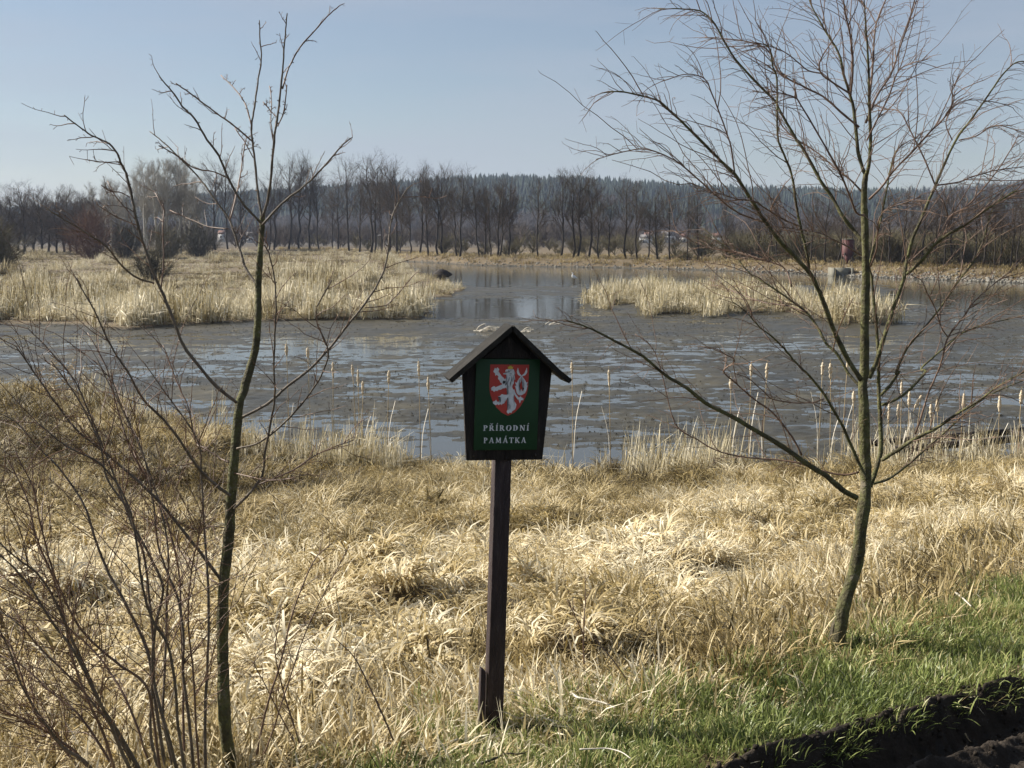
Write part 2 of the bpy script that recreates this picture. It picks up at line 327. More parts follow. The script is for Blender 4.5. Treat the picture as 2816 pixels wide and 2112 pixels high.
def height(x, y, detail=True):
    x = np.asarray(x, float); y = np.asarray(y, float)
    b = bank(x); s = shore(x); t = (y - b) / np.maximum(s - b, 3)
    tt = np.clip(t, 0, 1)
    zb = 2.88 * (1 - tt) ** 1.12 + 0.10 * (1 - sstep(0.75, 1.02, t))
    zb = zb + 0.66 * sstep(0.2, 5.0, b - y) - 0.165
    bump = (fbm(x / 1.7, y / 1.7, 3, 4) - 0.5) * 0.34 * sstep(0.03, 0.2, t) * (1 - sstep(0.85, 1.0, t)) + (fbm(x / 0.5, y / 0.5, 4, 3) - 0.5) * 0.05
    zb = zb + bump
    # hollow between tussocks behind the post
    def dip(cx, cy, rx, ry, d): return -d * np.exp(-((x - cx) / rx) ** 2 - ((y - cy) / ry) ** 2)
    for cx, cy, rx, ry in HOL: zb = zb + dip(cx, cy, rx * 1.25, ry * 1.25, .30) - dip(cx - rx * 1.2, cy + ry * 1.5, rx * 1.2, ry * 1.2, .30)
    zb = zb + dip(-.08, 5.28, .42, .30, .075)
    mud = mud_level(x, y)
    k = sstep(0.97, 1.06, t)
    z = zb * (1 - k) + mud * k
    A, I = land_mask(x, y)
    z = np.where(A & (t > 1), np.maximum(mud, 0.05) + 0.10 + 0.95 * sstep(110, 260, y), z)
    z = np.where(I & (t > 1), np.maximum(mud, 0.03) + 0.10, z)
    fs = farshore(x, y)
    zf = 1.25 * sstep(-0.5, 7.5, y - fs) + 0.25 * (fbm(x / 3, y / 3, 51, 3) - 0.5) * sstep(0, 4, y - fs)
    z = np.where((y > fs - 1) & ~A, np.maximum(np.where(y > fs, 0.02, mud), zf), z)
    u = x / np.maximum(y, 1)
    ridge = CAM_H + (508 - np.interp(u, HX, HY)) / 2500 * RIDGE - 15.0
    far = sstep(300, 340, y)
    z = z * (1 - far) + far * 1.6
    z = z + (ridge - 1.6) * sstep(860, RIDGE, y) * np.where(y > RIDGE, 1 - 0.5 * sstep(RIDGE, 2400, y), 1) * (1 + 0.10 * (fbm(x / 90, y / 90, 61, 3) - 0.5))
    # churned wheel rut on the track
    v = rut_v(x, y)
    soil = sstep(-0.02, 0.03, v)
    near = soil * (1 - sstep(2.2, 3.0, v)) * (y < 14)
    prof = np.interp(v, [-0.05, 0.0, 0.05, 0.11, 0.22, 0.32, 0.39, 0.47, 0.56, 0.66, 0.9, 1.4, 2.2], [0.0, 0.01, -0.10, -0.22, -0.25, -0.21, -0.13, -0.06, -0.14, -0.15, -0.07, -0.03, 0.0])
    z = z + prof * near + (fbm(x / 0.16, y / 0.16, 71, 4, 0.6) - 0.5) * 0.10 * near + (fbm(x / 0.6, y / 0.6, 73, 2) - 0.5) * 0.10 * near
    return z
def hgt(x, y): return float(height(np.array([x]), np.array([y]))[0])

def grid_mesh(name, th, rr, mat, zone=None, smooth=True):
    T, Rr = np.meshgrid(th, rr)
    X = Rr * np.sin(T); Y = Rr * np.cos(T)
    Z = height(X, Y)
    nr, nc = X.shape
    v = np.stack([X, Y, Z], -1).reshape(-1, 3)
    i = np.arange(nr - 1)[:, None] * nc; j = np.arange(nc - 1)[None, :]
    q = np.stack([i + j, i + j + 1, i + nc + j + 1, i + nc + j], -1).reshape(-1, 4)
    mb = MB(); mb.add(v, q)
    me = mb.mesh(name, smooth)
    x, y = v[:, 0], v[:, 1]
    t = (y - bank(x)) / np.maximum(shore(x) - bank(x), 3)
    A, I = land_mask(x, y)
    pond = ((t > 1.0) & (y < farshore(x, y) + 1.0) & ~A).astype(float)
    soil = ((rut_v(x, y) > 0.01 + 0.10 * (vnoise(x / .12, y / .12, 9) - 0.5)) & (y < 14)).astype(float)
    green = ((t < 0.02)).astype(float)
    hill = sstep(300, 420, y)
    col = np.stack([pond, soil, green, hill], -1)
    a = me.attributes.new('zone', 'FLOAT_COLOR', 'POINT'); a.data.foreach_set('color', col.astype(np.float32).ravel())
    me.materials.append(mat)
    o = bpy.data.objects.new(name, me); C.objects.link(o)
    return o
# ground material: litter under the grass, black churned soil, pond mud, far fields
m, n, l, b = new_mat('ground_cover'); M['ground'] = m
zat = n.new('ShaderNodeAttribute'); zat.attribute_name = 'zone'
sp = n.new('ShaderNodeSeparateColor'); l.new(zat.outputs['Color'], sp.inputs[0])
tn = noise_node(n, l, 5, 8, 0.65); tf = noise_node(n, l, 0.8, 5, 0.6); tm = noise_node(n, l, 0.35, 8, 0.65)
litter = ramp(n, l, tn.outputs['Fac'], [(0.3, (0.045, 0.032, 0.018)), (0.55, (0.13, 0.095, 0.05)), (0.75, (0.24, 0.185, 0.105))])
soilr = ramp(n, l, tn.outputs['Fac'], [(0.3, (0.010, 0.0085, 0.007)), (0.6, (0.026, 0.021, 0.016)), (0.8, (0.055, 0.045, 0.034))])
mudr = ramp(n, l, tm.outputs['Fac'], [(0.3, (0.022, 0.020, 0.012)), (0.55, (0.048, 0.042, 0.026)), (0.75, (0.085, 0.074, 0.046))])
fieldr = ramp(n, l, tf.outputs['Fac'], [(0.35, (0.045, 0.036, 0.026)), (0.65, (0.085, 0.068, 0.045))])
def mixc(f, a, c):
    k = n.new('ShaderNodeMixRGB'); l.new(f, k.inputs['Fac']); l.new(a, k.inputs['Color1']); l.new(c, k.inputs['Color2']); return k.outputs['Color']
c1 = mixc(zat.outputs['Alpha'], litter.outputs['Color'], fieldr.outputs['Color'])
c2 = mixc(sp.outputs[0], c1, mudr.outputs['Color'])
c3 = mixc(sp.outputs[1], c2, soilr.outputs['Color'])
l.new(c3, b.inputs['Base Color'])
rr_ = n.new('ShaderNodeMapRange'); rr_.inputs['To Min'].default_value = 0.33; rr_.inputs['To Max'].default_value = 0.62; rr_.inputs['From Min'].default_value = 0.3; rr_.inputs['From Max'].default_value = 0.7
l.new(tm.outputs['Fac'], rr_.inputs['Value'])
rm = n.new('ShaderNodeMix'); rm.data_type = 'FLOAT'; rm.inputs[2].default_value = 0.9; l.new(sp.outputs[0], rm.inputs[0]); l.new(rr_.outputs[0], rm.inputs[3]); l.new(rm.outputs[0], b.inputs['Roughness'])
b.inputs['Specular IOR Level'].default_value = 0.4
tb = noise_node(n, l, 28, 7, 0.65); bp = n.new('ShaderNodeBump'); bp.inputs['Strength'].default_value = 0.5; bp.inputs['Distance'].default_value = 0.03
l.new(tb.outputs['Fac'], bp.inputs['Height']); l.new(bp.outputs['Normal'], b.inputs['Normal'])

th = np.concatenate([np.linspace(R(-75), R(-33), 40, endpoint=False), np.linspace(R(-33), R(33), 560), np.linspace(R(33), R(75), 41)[1:]])
rr = np.concatenate([np.array([0.3, 0.8, 1.4, 2.0]), np.geomspace(2.4, 20, 170, endpoint=False), np.geomspace(20, 105, 560, endpoint=False), np.geomspace(105, 260, 130, endpoint=False), np.geomspace(260, 1900, 100)])
ground = grid_mesh('ground', th, rr, M['ground']); tag(ground, kind='structure')
# churned soil patch in finer mesh over the rut (3 mm proud)
uu = np.linspace(-0.6, 4.5, 420); vv = np.linspace(-0.06, 2.0, 190)
U, V = np.meshgrid(uu, vv)
edge = 0.07 * (fbm(U / 0.22, U * 0, 77, 3) - 0.5) * 2
X = RUT0[0] + RD[0] * U + RN[0] * (V + edge * np.exp(-V * 4)); Y = RUT0[1] + RD[1] * U + RN[1] * (V + edge * np.exp(-V * 4))
def soil_height(x, y):
    v = rut_v(x, y); u = rut_u(x, y)
    lump = (fbm(x / 0.10, y / 0.10, 81, 4, 0.6) - 0.5)
    ed = np.exp(-((v - 0.0) / 0.06) ** 2)
    return height(x, y) + 0.012 + lump * 0.055 * sstep(-0.05, 0.02, v) + 0.03 * ed
Z = soil_height(X, Y)
Z = Z - 0.08 * (sstep(1.85, 2.0, V) + (1 - sstep(-0.06, -0.03, V)) * 0.6)
nr, nc = X.shape; i = np.arange(nr - 1)[:, None] * nc; j = np.arange(nc - 1)[None, :]
mb = MB(); mb.add(np.stack([X, Y, Z], -1), np.stack([i + j, i + nc + j, i + nc + j + 1, i + j + 1], -1))
M['soil'] = rough_mat('black_soil', [(0.3, (0.015, 0.012, 0.009)), (0.55, (0.036, 0.028, 0.021)), (0.8, (0.085, 0.068, 0.05))], 9, 0.92, 0.9, bscale=40, spec=0.2)
tag(mb.build('soil_track', M['soil'], smooth=True), kind='structure')
# water sheet
m, n, l, b = new_mat('pond_water'); M['water'] = m
b.inputs['Base Color'].default_value = (0.05, 0.047, 0.036, 1); b.inputs['Roughness'].default_value = 0.085; b.inputs['IOR'].default_value = 1.33
g = n.new('ShaderNodeNewGeometry')
w1 = noise_node(n, l, 1.3, 4, 0.55, vec=g.outputs['Position'], stretch=(0.55, 1.5, 1)); w2 = noise_node(n, l, 0.16, 2, 0.5, vec=g.outputs['Position'])
mm_ = n.new('ShaderNodeMath'); mm_.operation = 'MULTIPLY'; l.new(w1.outputs['Fac'], mm_.inputs[0]); l.new(w2.outputs['Fac'], mm_.inputs[1])
bp = n.new('ShaderNodeBump'); bp.inputs['Strength'].default_value = 0.10; bp.inputs['Distance'].default_value = 0.06
l.new(mm_.outputs[0], bp.inputs['Height']); l.new(bp.outputs['Normal'], b.inputs['Normal'])
mb = MB(); mb.add([(-200, 18, 0), (200, 18, 0), (200, 330, 0), (-200, 330, 0)], [(0, 1, 2, 3)])
tag(mb.build('pond_water', M['water']), kind='structure')

# ------------------------------------------------------------------ scatter (uncountable grass, reeds, stubs, far wood)
lib_n = [0]
def scatter(name, pts, objs, label, cat, tint, scl=(0.8, 1.2), tilt=0.1, sxy=None, sz=None):
    pts = np.asarray(pts, float); N = len(pts)
    col = bpy.data.collections.new('lib_%d' % lib_n[0]); lib_n[0] += 1
    for k, o in enumerate(objs): o.name = 'src%02d_' % k + name; col.objects.link(o)
    me = bpy.data.meshes.new(name); me.vertices.add(N); me.vertices.foreach_set('co', pts.astype(np.float32).ravel())
    rot = np.stack([rng.normal(0, tilt, N), rng.normal(0, tilt, N), rng.uniform(0, 2 * math.pi, N)], -1)
    s = rng.uniform(scl[0], scl[1], N) * (1 if sxy is None else sxy)
    s3 = np.stack([s, s, s * (1 if sz is None else sz)], -1)
    def attr(nm, ty, dat, key):
        a = me.attributes.new(nm, ty, 'POINT'); a.data.foreach_set(key, dat.ravel())
    attr('rot', 'FLOAT_VECTOR', rot.astype(np.float32), 'vector'); attr('scl', 'FLOAT_VECTOR', s3.astype(np.float32), 'vector')
    attr('idx', 'INT', rng.integers(0, len(objs), N).astype(np.int32), 'value')
    attr('tint', 'FLOAT', np.broadcast_to(np.asarray(tint, float), (N,)).astype(np.float32), 'value')
    o = bpy.data.objects.new(name, me); C.objects.link(o); me.materials.append(objs[0].data.materials[0])
    ng = bpy.data.node_groups.new('scatter_' + name, 'GeometryNodeTree')
    ng.interface.new_socket('Geometry', in_out='INPUT', socket_type='NodeSocketGeometry'); ng.interface.new_socket('Geometry', in_out='OUTPUT', socket_type='NodeSocketGeometry')
    nn, nl = ng.nodes, ng.links
    gi = nn.new('NodeGroupInput'); go = nn.new('NodeGroupOutput'); ip = nn.new('GeometryNodeInstanceOnPoints'); ci = nn.new('GeometryNodeCollectionInfo')
    ci.inputs['Collection'].default_value = col; ci.inputs['Separate Children'].default_value = True; ci.inputs['Reset Children'].default_value = True
    def na(nm, ty):
        a = nn.new('GeometryNodeInputNamedAttribute'); a.data_type = ty; a.inputs['Name'].default_value = nm; return a.outputs['Attribute']
    er = nn.new('FunctionNodeEulerToRotation'); nl.new(na('rot', 'FLOAT_VECTOR'), er.inputs[0])
    ip.inputs['Pick Instance'].default_value = True
    nl.new(gi.outputs[0], ip.inputs['Points']); nl.new(ci.outputs[0], ip.inputs['Instance']); nl.new(na('idx', 'INT'), ip.inputs['Instance Index'])
    nl.new(er.outputs[0], ip.inputs['Rotation']); nl.new(na('scl', 'FLOAT_VECTOR'), ip.inputs['Scale']); nl.new(ip.outputs[0], go.inputs[0])
    md = o.modifiers.new('scatter', 'NODES'); md.node_group = ng
    return tag(o, label, cat, kind='stuff')
def blades(nb, rad, ln, wd, lean, curve, droop=0.0, seg=4, upright=False, kink=0.0, zroot=-0.04, vjit=False):
    """one clump of flat tapering blades"""
    mb = MB(); v0, v1 = (0, 1) if not vjit else [(0, .55), (.2, .8), (.5, 1)][rng.integers(3)]
    for _ in range(nb):
        a = rng.uniform(0, 2 * math.pi); r = rad * math.sqrt(rng.uniform()); L = rng.uniform(*ln); w = rng.uniform(*wd)
        az = a + rng.normal(0, 0.7) if not upright else rng.uniform(0, 2 * math.pi)
        ang = abs(rng.normal(lean, lean * 0.6 + 0.03)); cv = rng.uniform(*curve)
        p = np.array((r * math.cos(a), r * math.sin(a), zroot)); pts = [p]
        kk = rng.integers(1, seg) if rng.uniform() < kink else -1
        for k in range(seg):
            if k == kk: ang += rng.uniform(0.9, 2.0)
            d = np.array((math.sin(ang) * math.cos(az), math.sin(ang) * math.sin(az), math.cos(ang)))
            p = p + d * L / seg; p[2] = max(p[2], -0.02 + 0.02 * rng.uniform()); pts.append(p); ang += cv / seg * (1 + droop * k)
        pts = np.array(pts); side = np.array((-math.sin(az), math.cos(az), rng.normal(0, 0.35))); side /= np.linalg.norm(side)
        prof = np.array([0.7, 1.0, 0.95, 0.75, 0.5, 0.3])[:seg + 1].copy(); prof[-1] = 0.12
        lo = pts - side * (w * prof / 2)[:, None]; hi = pts + side * (w * prof / 2)[:, None]
        v = np.empty((2 * (seg + 1), 3)); v[0::2] = lo; v[1::2] = hi
        q = [(2 * k, 2 * k + 1, 2 * k + 3, 2 * k + 2) for k in range(seg)]
        mb.add(v, q, col=rng.uniform(v0, v1))
    return mb
def lib(mb, mat, smooth=False):
    me = mb.mesh('clump', smooth); me.materials.append(mat)
    return bpy.data.objects.new('clump', me)
def pts_on(x, y, dz=0.0):
    return np.stack([x, y, height(x, y) + dz], -1)
def rand_view(n, y0, y1, power=1.0, half=0.56, u0=None, u1=None):
    """random ground positions in the sector in front, uniform per area when power is 1"""
    y = np.sqrt(rng.uniform(0, 1, n) ** power * (y1 ** 2 - y0 ** 2) + y0 ** 2)
    u = rng.uniform(-half if u0 is None else u0, half if u1 is None else u1, n)
    return u * y, y
def tparam(x, y): return (y - bank(x)) / np.maximum(shore(x) - bank(x), 3)

# tall dry sedge on the slope: tiles of several tussocks each
def tile(parts):
    mb = MB()
    for cx, cy, sub in parts:
        for v in sub.v: v[:, 0] += cx; v[:, 1] += cy
        k = mb.n; mb.v += sub.v; mb.q += [q + k for q in sub.q]; mb.c += sub.c; mb.n += sub.n
    return mb
def ring(n, rad): return [(rad * math.sqrt(rng.uniform()) * math.cos(a), rad * math.sqrt(rng.uniform()) * math.sin(a)) for a in rng.uniform(0, 6.28, n)]
GX = [-6, -2, -1, .2, .9, 2.3, 3.5, 6, 12]; GY = [-.5, -.38, -.30, -.2, -.18, .2, .56, 1.3, 2.4]
def green_edge(x, y): return (y - bank(x)) - np.interp(x, GX, GY)
tuft = [lib(tile([(px, py, blades(24, 0.06, (0.16, 0.40), (0.009, 0.018), 0.30, (1.6, 3.6), 0.4, vjit=True)) for px, py in ring(7, .30)]), M['straw']) for _ in range(6)]
fine = [lib(tile([(px, py, blades(34, 0.10, (0.20, 0.45), (0.005, 0.011), 0.40, (0.8, 2.6), 0.2, vjit=True)) for px, py in ring(6, .30)]), M['straw']) for _ in range(5)]
mat_ = [lib(blades(110, 0.30, (0.07, 0.24), (0.004, 0.011), 1.2, (0.1, 1.6), seg=3), M['straw']) for _ in range(5)]
def hollow(x, y):
    h = np.zeros_like(x)
    for cx, cy, rx, ry in HOL: h = np.maximum(h, np.exp(-((x - cx) / rx) ** 2 - ((y - cy) / ry) ** 2))
    return h
SX0 = -0.1
x, y = rand_view(9500, 4.2, 42, 1.4)
t = tparam(x, y); patch = fbm(x / 1.5, y / 1.9, 91, 4); e = green_edge(x, y)
ee = e / (1 + 1.6 * sstep(.6, 2.6, x))
dens = sstep(.6, 1.3, ee) * (1 - sstep(0.97, 1.03, t)) * sstep(0.32, 0.46, patch + .06) * np.clip(1 - 1.7 * hollow(x, y), 0, 1) * (1 - np.exp(-((x - SX0) / .40) ** 2 - ((y - 5.25) / .40) ** 2))
keep = (rng.uniform(0, 1, len(x)) < dens)
x, y, t, patch, ee = x[keep], y[keep], t[keep], patch[keep], ee[keep]
tj = t + .28 * (fbm(x / 3.2, y / 3.2, 93, 3) - .5)
pale = np.interp(tj, [0, .05, .12, .22, .42, .55, .66, .85, 1], [.50, .56, .68, .82, .78, .58, .38, .36, .42])
pale = pale + (patch - .5) * 1.4 + rng.normal(0, .08, len(x)) - 0.10 * ((x < -3) & (t > .45))
isf = rng.uniform(0, 1, len(x)) < np.interp(tj, [0, .1, .44, .58, 1], [.35, .15, .2, .8, .75])
szs = np.interp(ee, [0, .6, 1.5, 2.6], [.35, .5, .95, 1.15]) * (1 + .5 * (fbm(x / 2.5, y / 2.5, 92, 2) - .5)) * (1 + .55 * sstep(.7, .95, t) * sstep(-4, -8, x))
P = pts_on(x, y)
scatter('dry_sedge', P[~isf], tuft, 'pale bleached sedge tussocks covering the slope below the sign', 'dry grass', np.clip(pale[~isf], 0.12, 1), (0.75, 1.25), 0.2, szs[~isf], .74)
scatter('dry_meadow_grass', P[isf], fine, 'fine ochre dry grass standing on the slope towards the pond', 'dry grass', np.clip(pale[isf] - .05, 0.12, 1), (0.75, 1.25), 0.2, szs[isf], .85)
# flattened litter
x, y = rand_view(6500, 4.0, 20, 1.7); t = tparam(x, y); patch = fbm(x / 1.1, y / 1.1, 95, 4); e = green_edge(x, y)
keep = (rng.uniform(0, 1, len(x)) < sstep(-0.25, 0.1, e) * (1 - .7 * sstep(1.8, 4.0, e / (1 + 1.2 * sstep(.8, 3, x))))) & (rut_v(x, y) < -0.25) & (t < .9) & (np.hypot(x + .1, y - 5.2) > .24) & (hollow(x, y) < .5)
x, y, t, patch = x[keep], y[keep], t[keep], patch[keep]
scatter('flattened_straw', pts_on(x, y, 0.01), mat_, 'flattened straw litter lying on the bank', 'straw', np.clip(.58 + (patch - .5) * 1.3 - 0.10 * sstep(2.5, 5, x), .1, .95), (0.7, 1.3), 0.12)
# green grass on the bank top
gr = [lib(blades(130, 0.18, (0.035, 0.10), (0.003, 0.0065), 0.55, (0.2, 1.5), seg=3, zroot=-.02), M['green']) for _ in range(6)]
x, y = rand_view(17000, 3.6, 16, 1.3); v = rut_v(x, y); e = green_edge(x, y)
gp = fbm(x / 0.7, y / 0.7, 97, 4)
d = (1 - sstep(-.05, .30, e - (gp - .5) * 1.5)) * (1 - sstep(-0.14, -0.06, v + (gp - .5) * 0.16)) * sstep(0.22, 0.34, gp + 0.05)
keep = rng.uniform(0, 1, len(x)) < d
x, y, gp = x[keep], y[keep], gp[keep]
scatter('green_grass', pts_on(x, y), gr, 'short fresh green grass on the bank beside the churned soil', 'grass', np.clip(.52 + (gp - .5) * 1.0 + rng.normal(0, .1, len(x)), 0, 1), (0.6, 1.3), 0.2)
x2, y2 = rand_view(5500, 3.6, 14, 1.3); v2 = rut_v(x2, y2)
keep = (green_edge(x2, y2) < .35) & (v2 < -0.06) & (fbm(x2 / .4, y2 / .4, 98, 3) > .40); x2, y2 = x2[keep], y2[keep]
scatter('dead_thatch', pts_on(x2, y2), [lib(blades(24, 0.16, (0.06, 0.16), (0.003, 0.006), 1.0, (0.1, 1.2), seg=3), M['straw']) for _ in range(4)], 'dead straw blades mixed into the green bank grass', 'straw', rng.uniform(.45, .9, len(x2)), (0.7, 1.3), 0.15)
# a few tufts and soil crumbs on the churned soil
crumb = []
for k in range(3):
    mb = MB(); bmv = [(math.sin(a) * math.cos(c), math.sin(a) * math.sin(c), math.cos(a)) for a in (0.6, 1.57, 2.5) for c in np.arange(6) * 1.047]
    vv_ = np.array([(0, 0, 1)] + bmv + [(0, 0, -1)]) * 0.02 * rng.uniform(0.6, 1.3, (20, 1)) * np.array((1, 1, .7))
    tt_ = [(0, 1 + k2, 1 + (k2 + 1) % 6) for k2 in range(6)] + [(19, 13 + (k2 + 1) % 6, 13 + k2) for k2 in range(6)]
    qq_ = [(1 + r6 * 6 + k2, 7 + r6 * 6 + k2, 7 + r6 * 6 + (k2 + 1) % 6, 1 + r6 * 6 + (k2 + 1) % 6) for r6 in range(2) for k2 in range(6)]
    mb.add(vv_, qq_, tt_); crumb.append(lib(mb, M['soil']))
u = rng.uniform(-.5, 4.4, 2600); v = rng.uniform(-.08, 1.7, 2600)
x = RUT0[0] + RD[0] * u + RN[0] * v; y = RUT0[1] + RD[1] * u + RN[1] * v
scatter('soil_crumbs', np.stack([x, y, soil_height(x, y) + .004], -1), crumb, 'black soil clods along the wheel rut', 'soil', .5, (0.15, 0.85), 1.0)

# reeds
reed = [lib(blades(18, 0.42, (0.8, 1.75), (0.025, 0.055), 0.12, (0.0, 0.45), upright=True, kink=0.6, seg=4), M['reed']) for _ in range(6)]
reed_low = [lib(blades(20, 0.5, (0.6, 1.3), (0.03, 0.07), 0.5, (0.6, 2.2), upright=True, kink=0.3, seg=4, vjit=True), M['reed']) for _ in range(4)]
shore_reed = [lib(blades(22, 0.22, (0.45, 1.15), (0.010, 0.020), 0.12, (0.0, 0.3), upright=True, kink=0.45, seg=4), M['reed']) for _ in range(6)]
# fringe on the near shore
x, y = rand_view(20000, 19, 46, 1, 0.6); t = tparam(x, y); cl = fbm(x / 1.8, y / 1.8, 101, 3)
xd = xdisp(x, y)
w = np.interp(xd, [0, 500, 640, 930, 1000, 1250, 1400, 1600, 1800, 2300], [.05, .1, .8, .7, .15, .12, .6, .95, .8, .45])
keep = rng.uniform(0, 1, len(x)) < w * np.exp(-((t - 0.95) / np.where(xd > 1400, .075, .045)) ** 2) * sstep(.34, .50, cl)
x, y = x[keep], y[keep]
scatter('shore_reeds', pts_on(x, y), shore_reed, 'broken pale reed stalks along the near shore', 'reeds', np.clip(rng.normal(.80, .12, len(x)), 0, 1), (0.6, 1.3), 0.1)
# left reed land
x, y = rand_view(60000, 62, 320, 1.6, u0=-0.60, u1=0.02); A, I = land_mask(x, y)
keep = A & (tparam(x, y) > 1); x, y = x[keep], y[keep]
yd = ydisp(y); xd = xdisp(x, y)
edge = ~(land_mask(x, y - 6)[0]) | (yd > 668) | (~land_mask(x + 3, y)[0])
pt = fbm(x / 7, y / 9, 105, 3)
gapn = fbm(x / 1.8, y / 3.2, 104, 3); ok_ = gapn > .41; x, y, pt, edge, yd, xd = x[ok_], y[ok_], pt[ok_], edge[ok_], yd[ok_], xd[ok_]
stand = edge & (pt > .44) | (pt > .66)
tint = np.where(stand, .62, .50) + (pt - .5) * .5 + (fbm(x / 3, y / 6, 106, 3) - .5) * 1.4 + rng.normal(0, .12, len(x)) + .06 * (y < 110)
hs = np.where((x > -14) & (y > 84), .6, 1) * np.where(stand, 1.0, .5) * np.where(y > 150, .75, 1.0) * np.clip(1 + 1.9 * (fbm(x / 2.6, y / 5, 107, 4) - .5), .35, 1.6)
P = pts_on(x, y)
scatter('standing_reeds', P[stand], reed, 'standing dry cattail reeds on the marsh left of the channel', 'reeds', np.clip(tint[stand], .1, 1), (0.5, 1.3), 0.1, hs[stand])
scatter('matted_reeds', P[~stand], reed_low, 'bent matted yellow reeds of the marsh meadow', 'reeds', np.clip(tint[~stand], .1, 1), (0.7, 1.1), 0.1, hs[~stand])
# island
x, y = rand_view(9000, 60, 112, 1.0, u0=0.04, u1=0.36); A, I = land_mask(x, y)
pt = fbm(x / 2.5, y / 3, 108, 3); keep = I & (rng.uniform(0, 1, len(x)) < sstep(.36, .46, pt)); x, y, pt = x[keep], y[keep], pt[keep]
scatter('island_reeds', pts_on(x, y), reed, 'pale standing reeds on the low island in the pond', 'reeds', np.clip(.72 + (pt - .5) * .4 + rng.normal(0, .08, len(x)), .1, 1), (0.5, 1.25), 0.12, np.clip(1 + 1.2 * (fbm(x / 2, y / 3, 118, 3) - .5), .5, 1.4))
# far bank dry grass
x, y = rand_view(30000, 110, 330, 1.0, u0=-0.2, u1=0.6); dy = y - farshore(x, y); A, I = land_mask(x, y)
keep = ~A & (dy > 2.2) & (dy < 40) & (rng.uniform(0, 1, len(x)) < np.where(dy < 9, 1, .35)); x, y = x[keep], y[keep]
fg = [lib(blades(26, 0.6, (0.3, 0.8), (0.03, 0.05), 0.4, (0.3, 1.4), upright=True, seg=3), M['straw']) for _ in range(4)]
pt = fbm(x / 9, y / 9, 109, 3)
scatter('far_bank_grass', pts_on(x, y), fg, 'yellow dry grass on the far bank under the tree row', 'dry grass', np.clip(.42 + (pt - .5) * .8 + rng.normal(0, .06, len(x)), .08, .9), (0.7, 1.2), 0.1)
# dark stubs sticking out of the mud
st = []
for k in range(4):
    mb = MB()
    for _ in range(3): 
        a = rng.uniform(0, 6.28); p0 = np.array((rng.normal(0, .06), rng.normal(0, .06), -.05)); mb.tube([p0, p0 + np.array((.02 * math.cos(a), .02 * math.sin(a), .11)), p0 + np.array((.05 * math.cos(a), .05 * math.sin(a), .16 + .06 * rng.uniform()))], [.028, .02, .008], 4)
    st.append(lib(mb, M['stub']))
x, y = rand_view(44000, 22, 120, 1.2, 0.6); A, I = land_mask(x, y); t = tparam(x, y)
yd = ydisp(y); cl = fbm(x / 4, y / 5, 111, 3)
keep = (t > 1.02) & ~A & (mud_level(x, y) > -.018) & (yd > 640) & (rng.uniform(0, 1, len(x)) < sstep(.30, .55, cl)); x, y = x[keep], y[keep]
scatter('reed_stubs', pts_on(x, y), st, 'dark broken reed stubs dotted over the mud', 'reed stubs', .5, (0.12, 0.42), 0.4)
# stones along the far shore
sv = []
for k in range(4):
    mb = MB(); vv_ = np.array([(0, 0, 1)] + bmv + [(0, 0, -1)]) * 0.28 * rng.uniform(0.65, 1.25, (20, 1)) * np.array((1.2, 1, .7)); mb.add(vv_, qq_, tt_); sv.append(lib(mb, M['stone']))
u = rng.uniform(-.10, .52, 3400); yy = np.interp(u, FS_U, FS_Y); x = u * yy; yy = farshore(x, yy) + np.abs(rng.normal(0.3, 2.0, 3400)) + .05
w = np.interp(u, [-.1, 0, .1, .2, .3, .5], [.12, .22, .16, .25, .6, .7]); keep = rng.uniform(0, 1, 3400) < w
x = u[keep] * yy[keep]; yy = yy[keep]
scatter('shore_stones', pts_on(x, yy, .02), sv, 'pale rubble stones along the far waterline', 'stones', .5, (0.25, 0.9), 0.5)

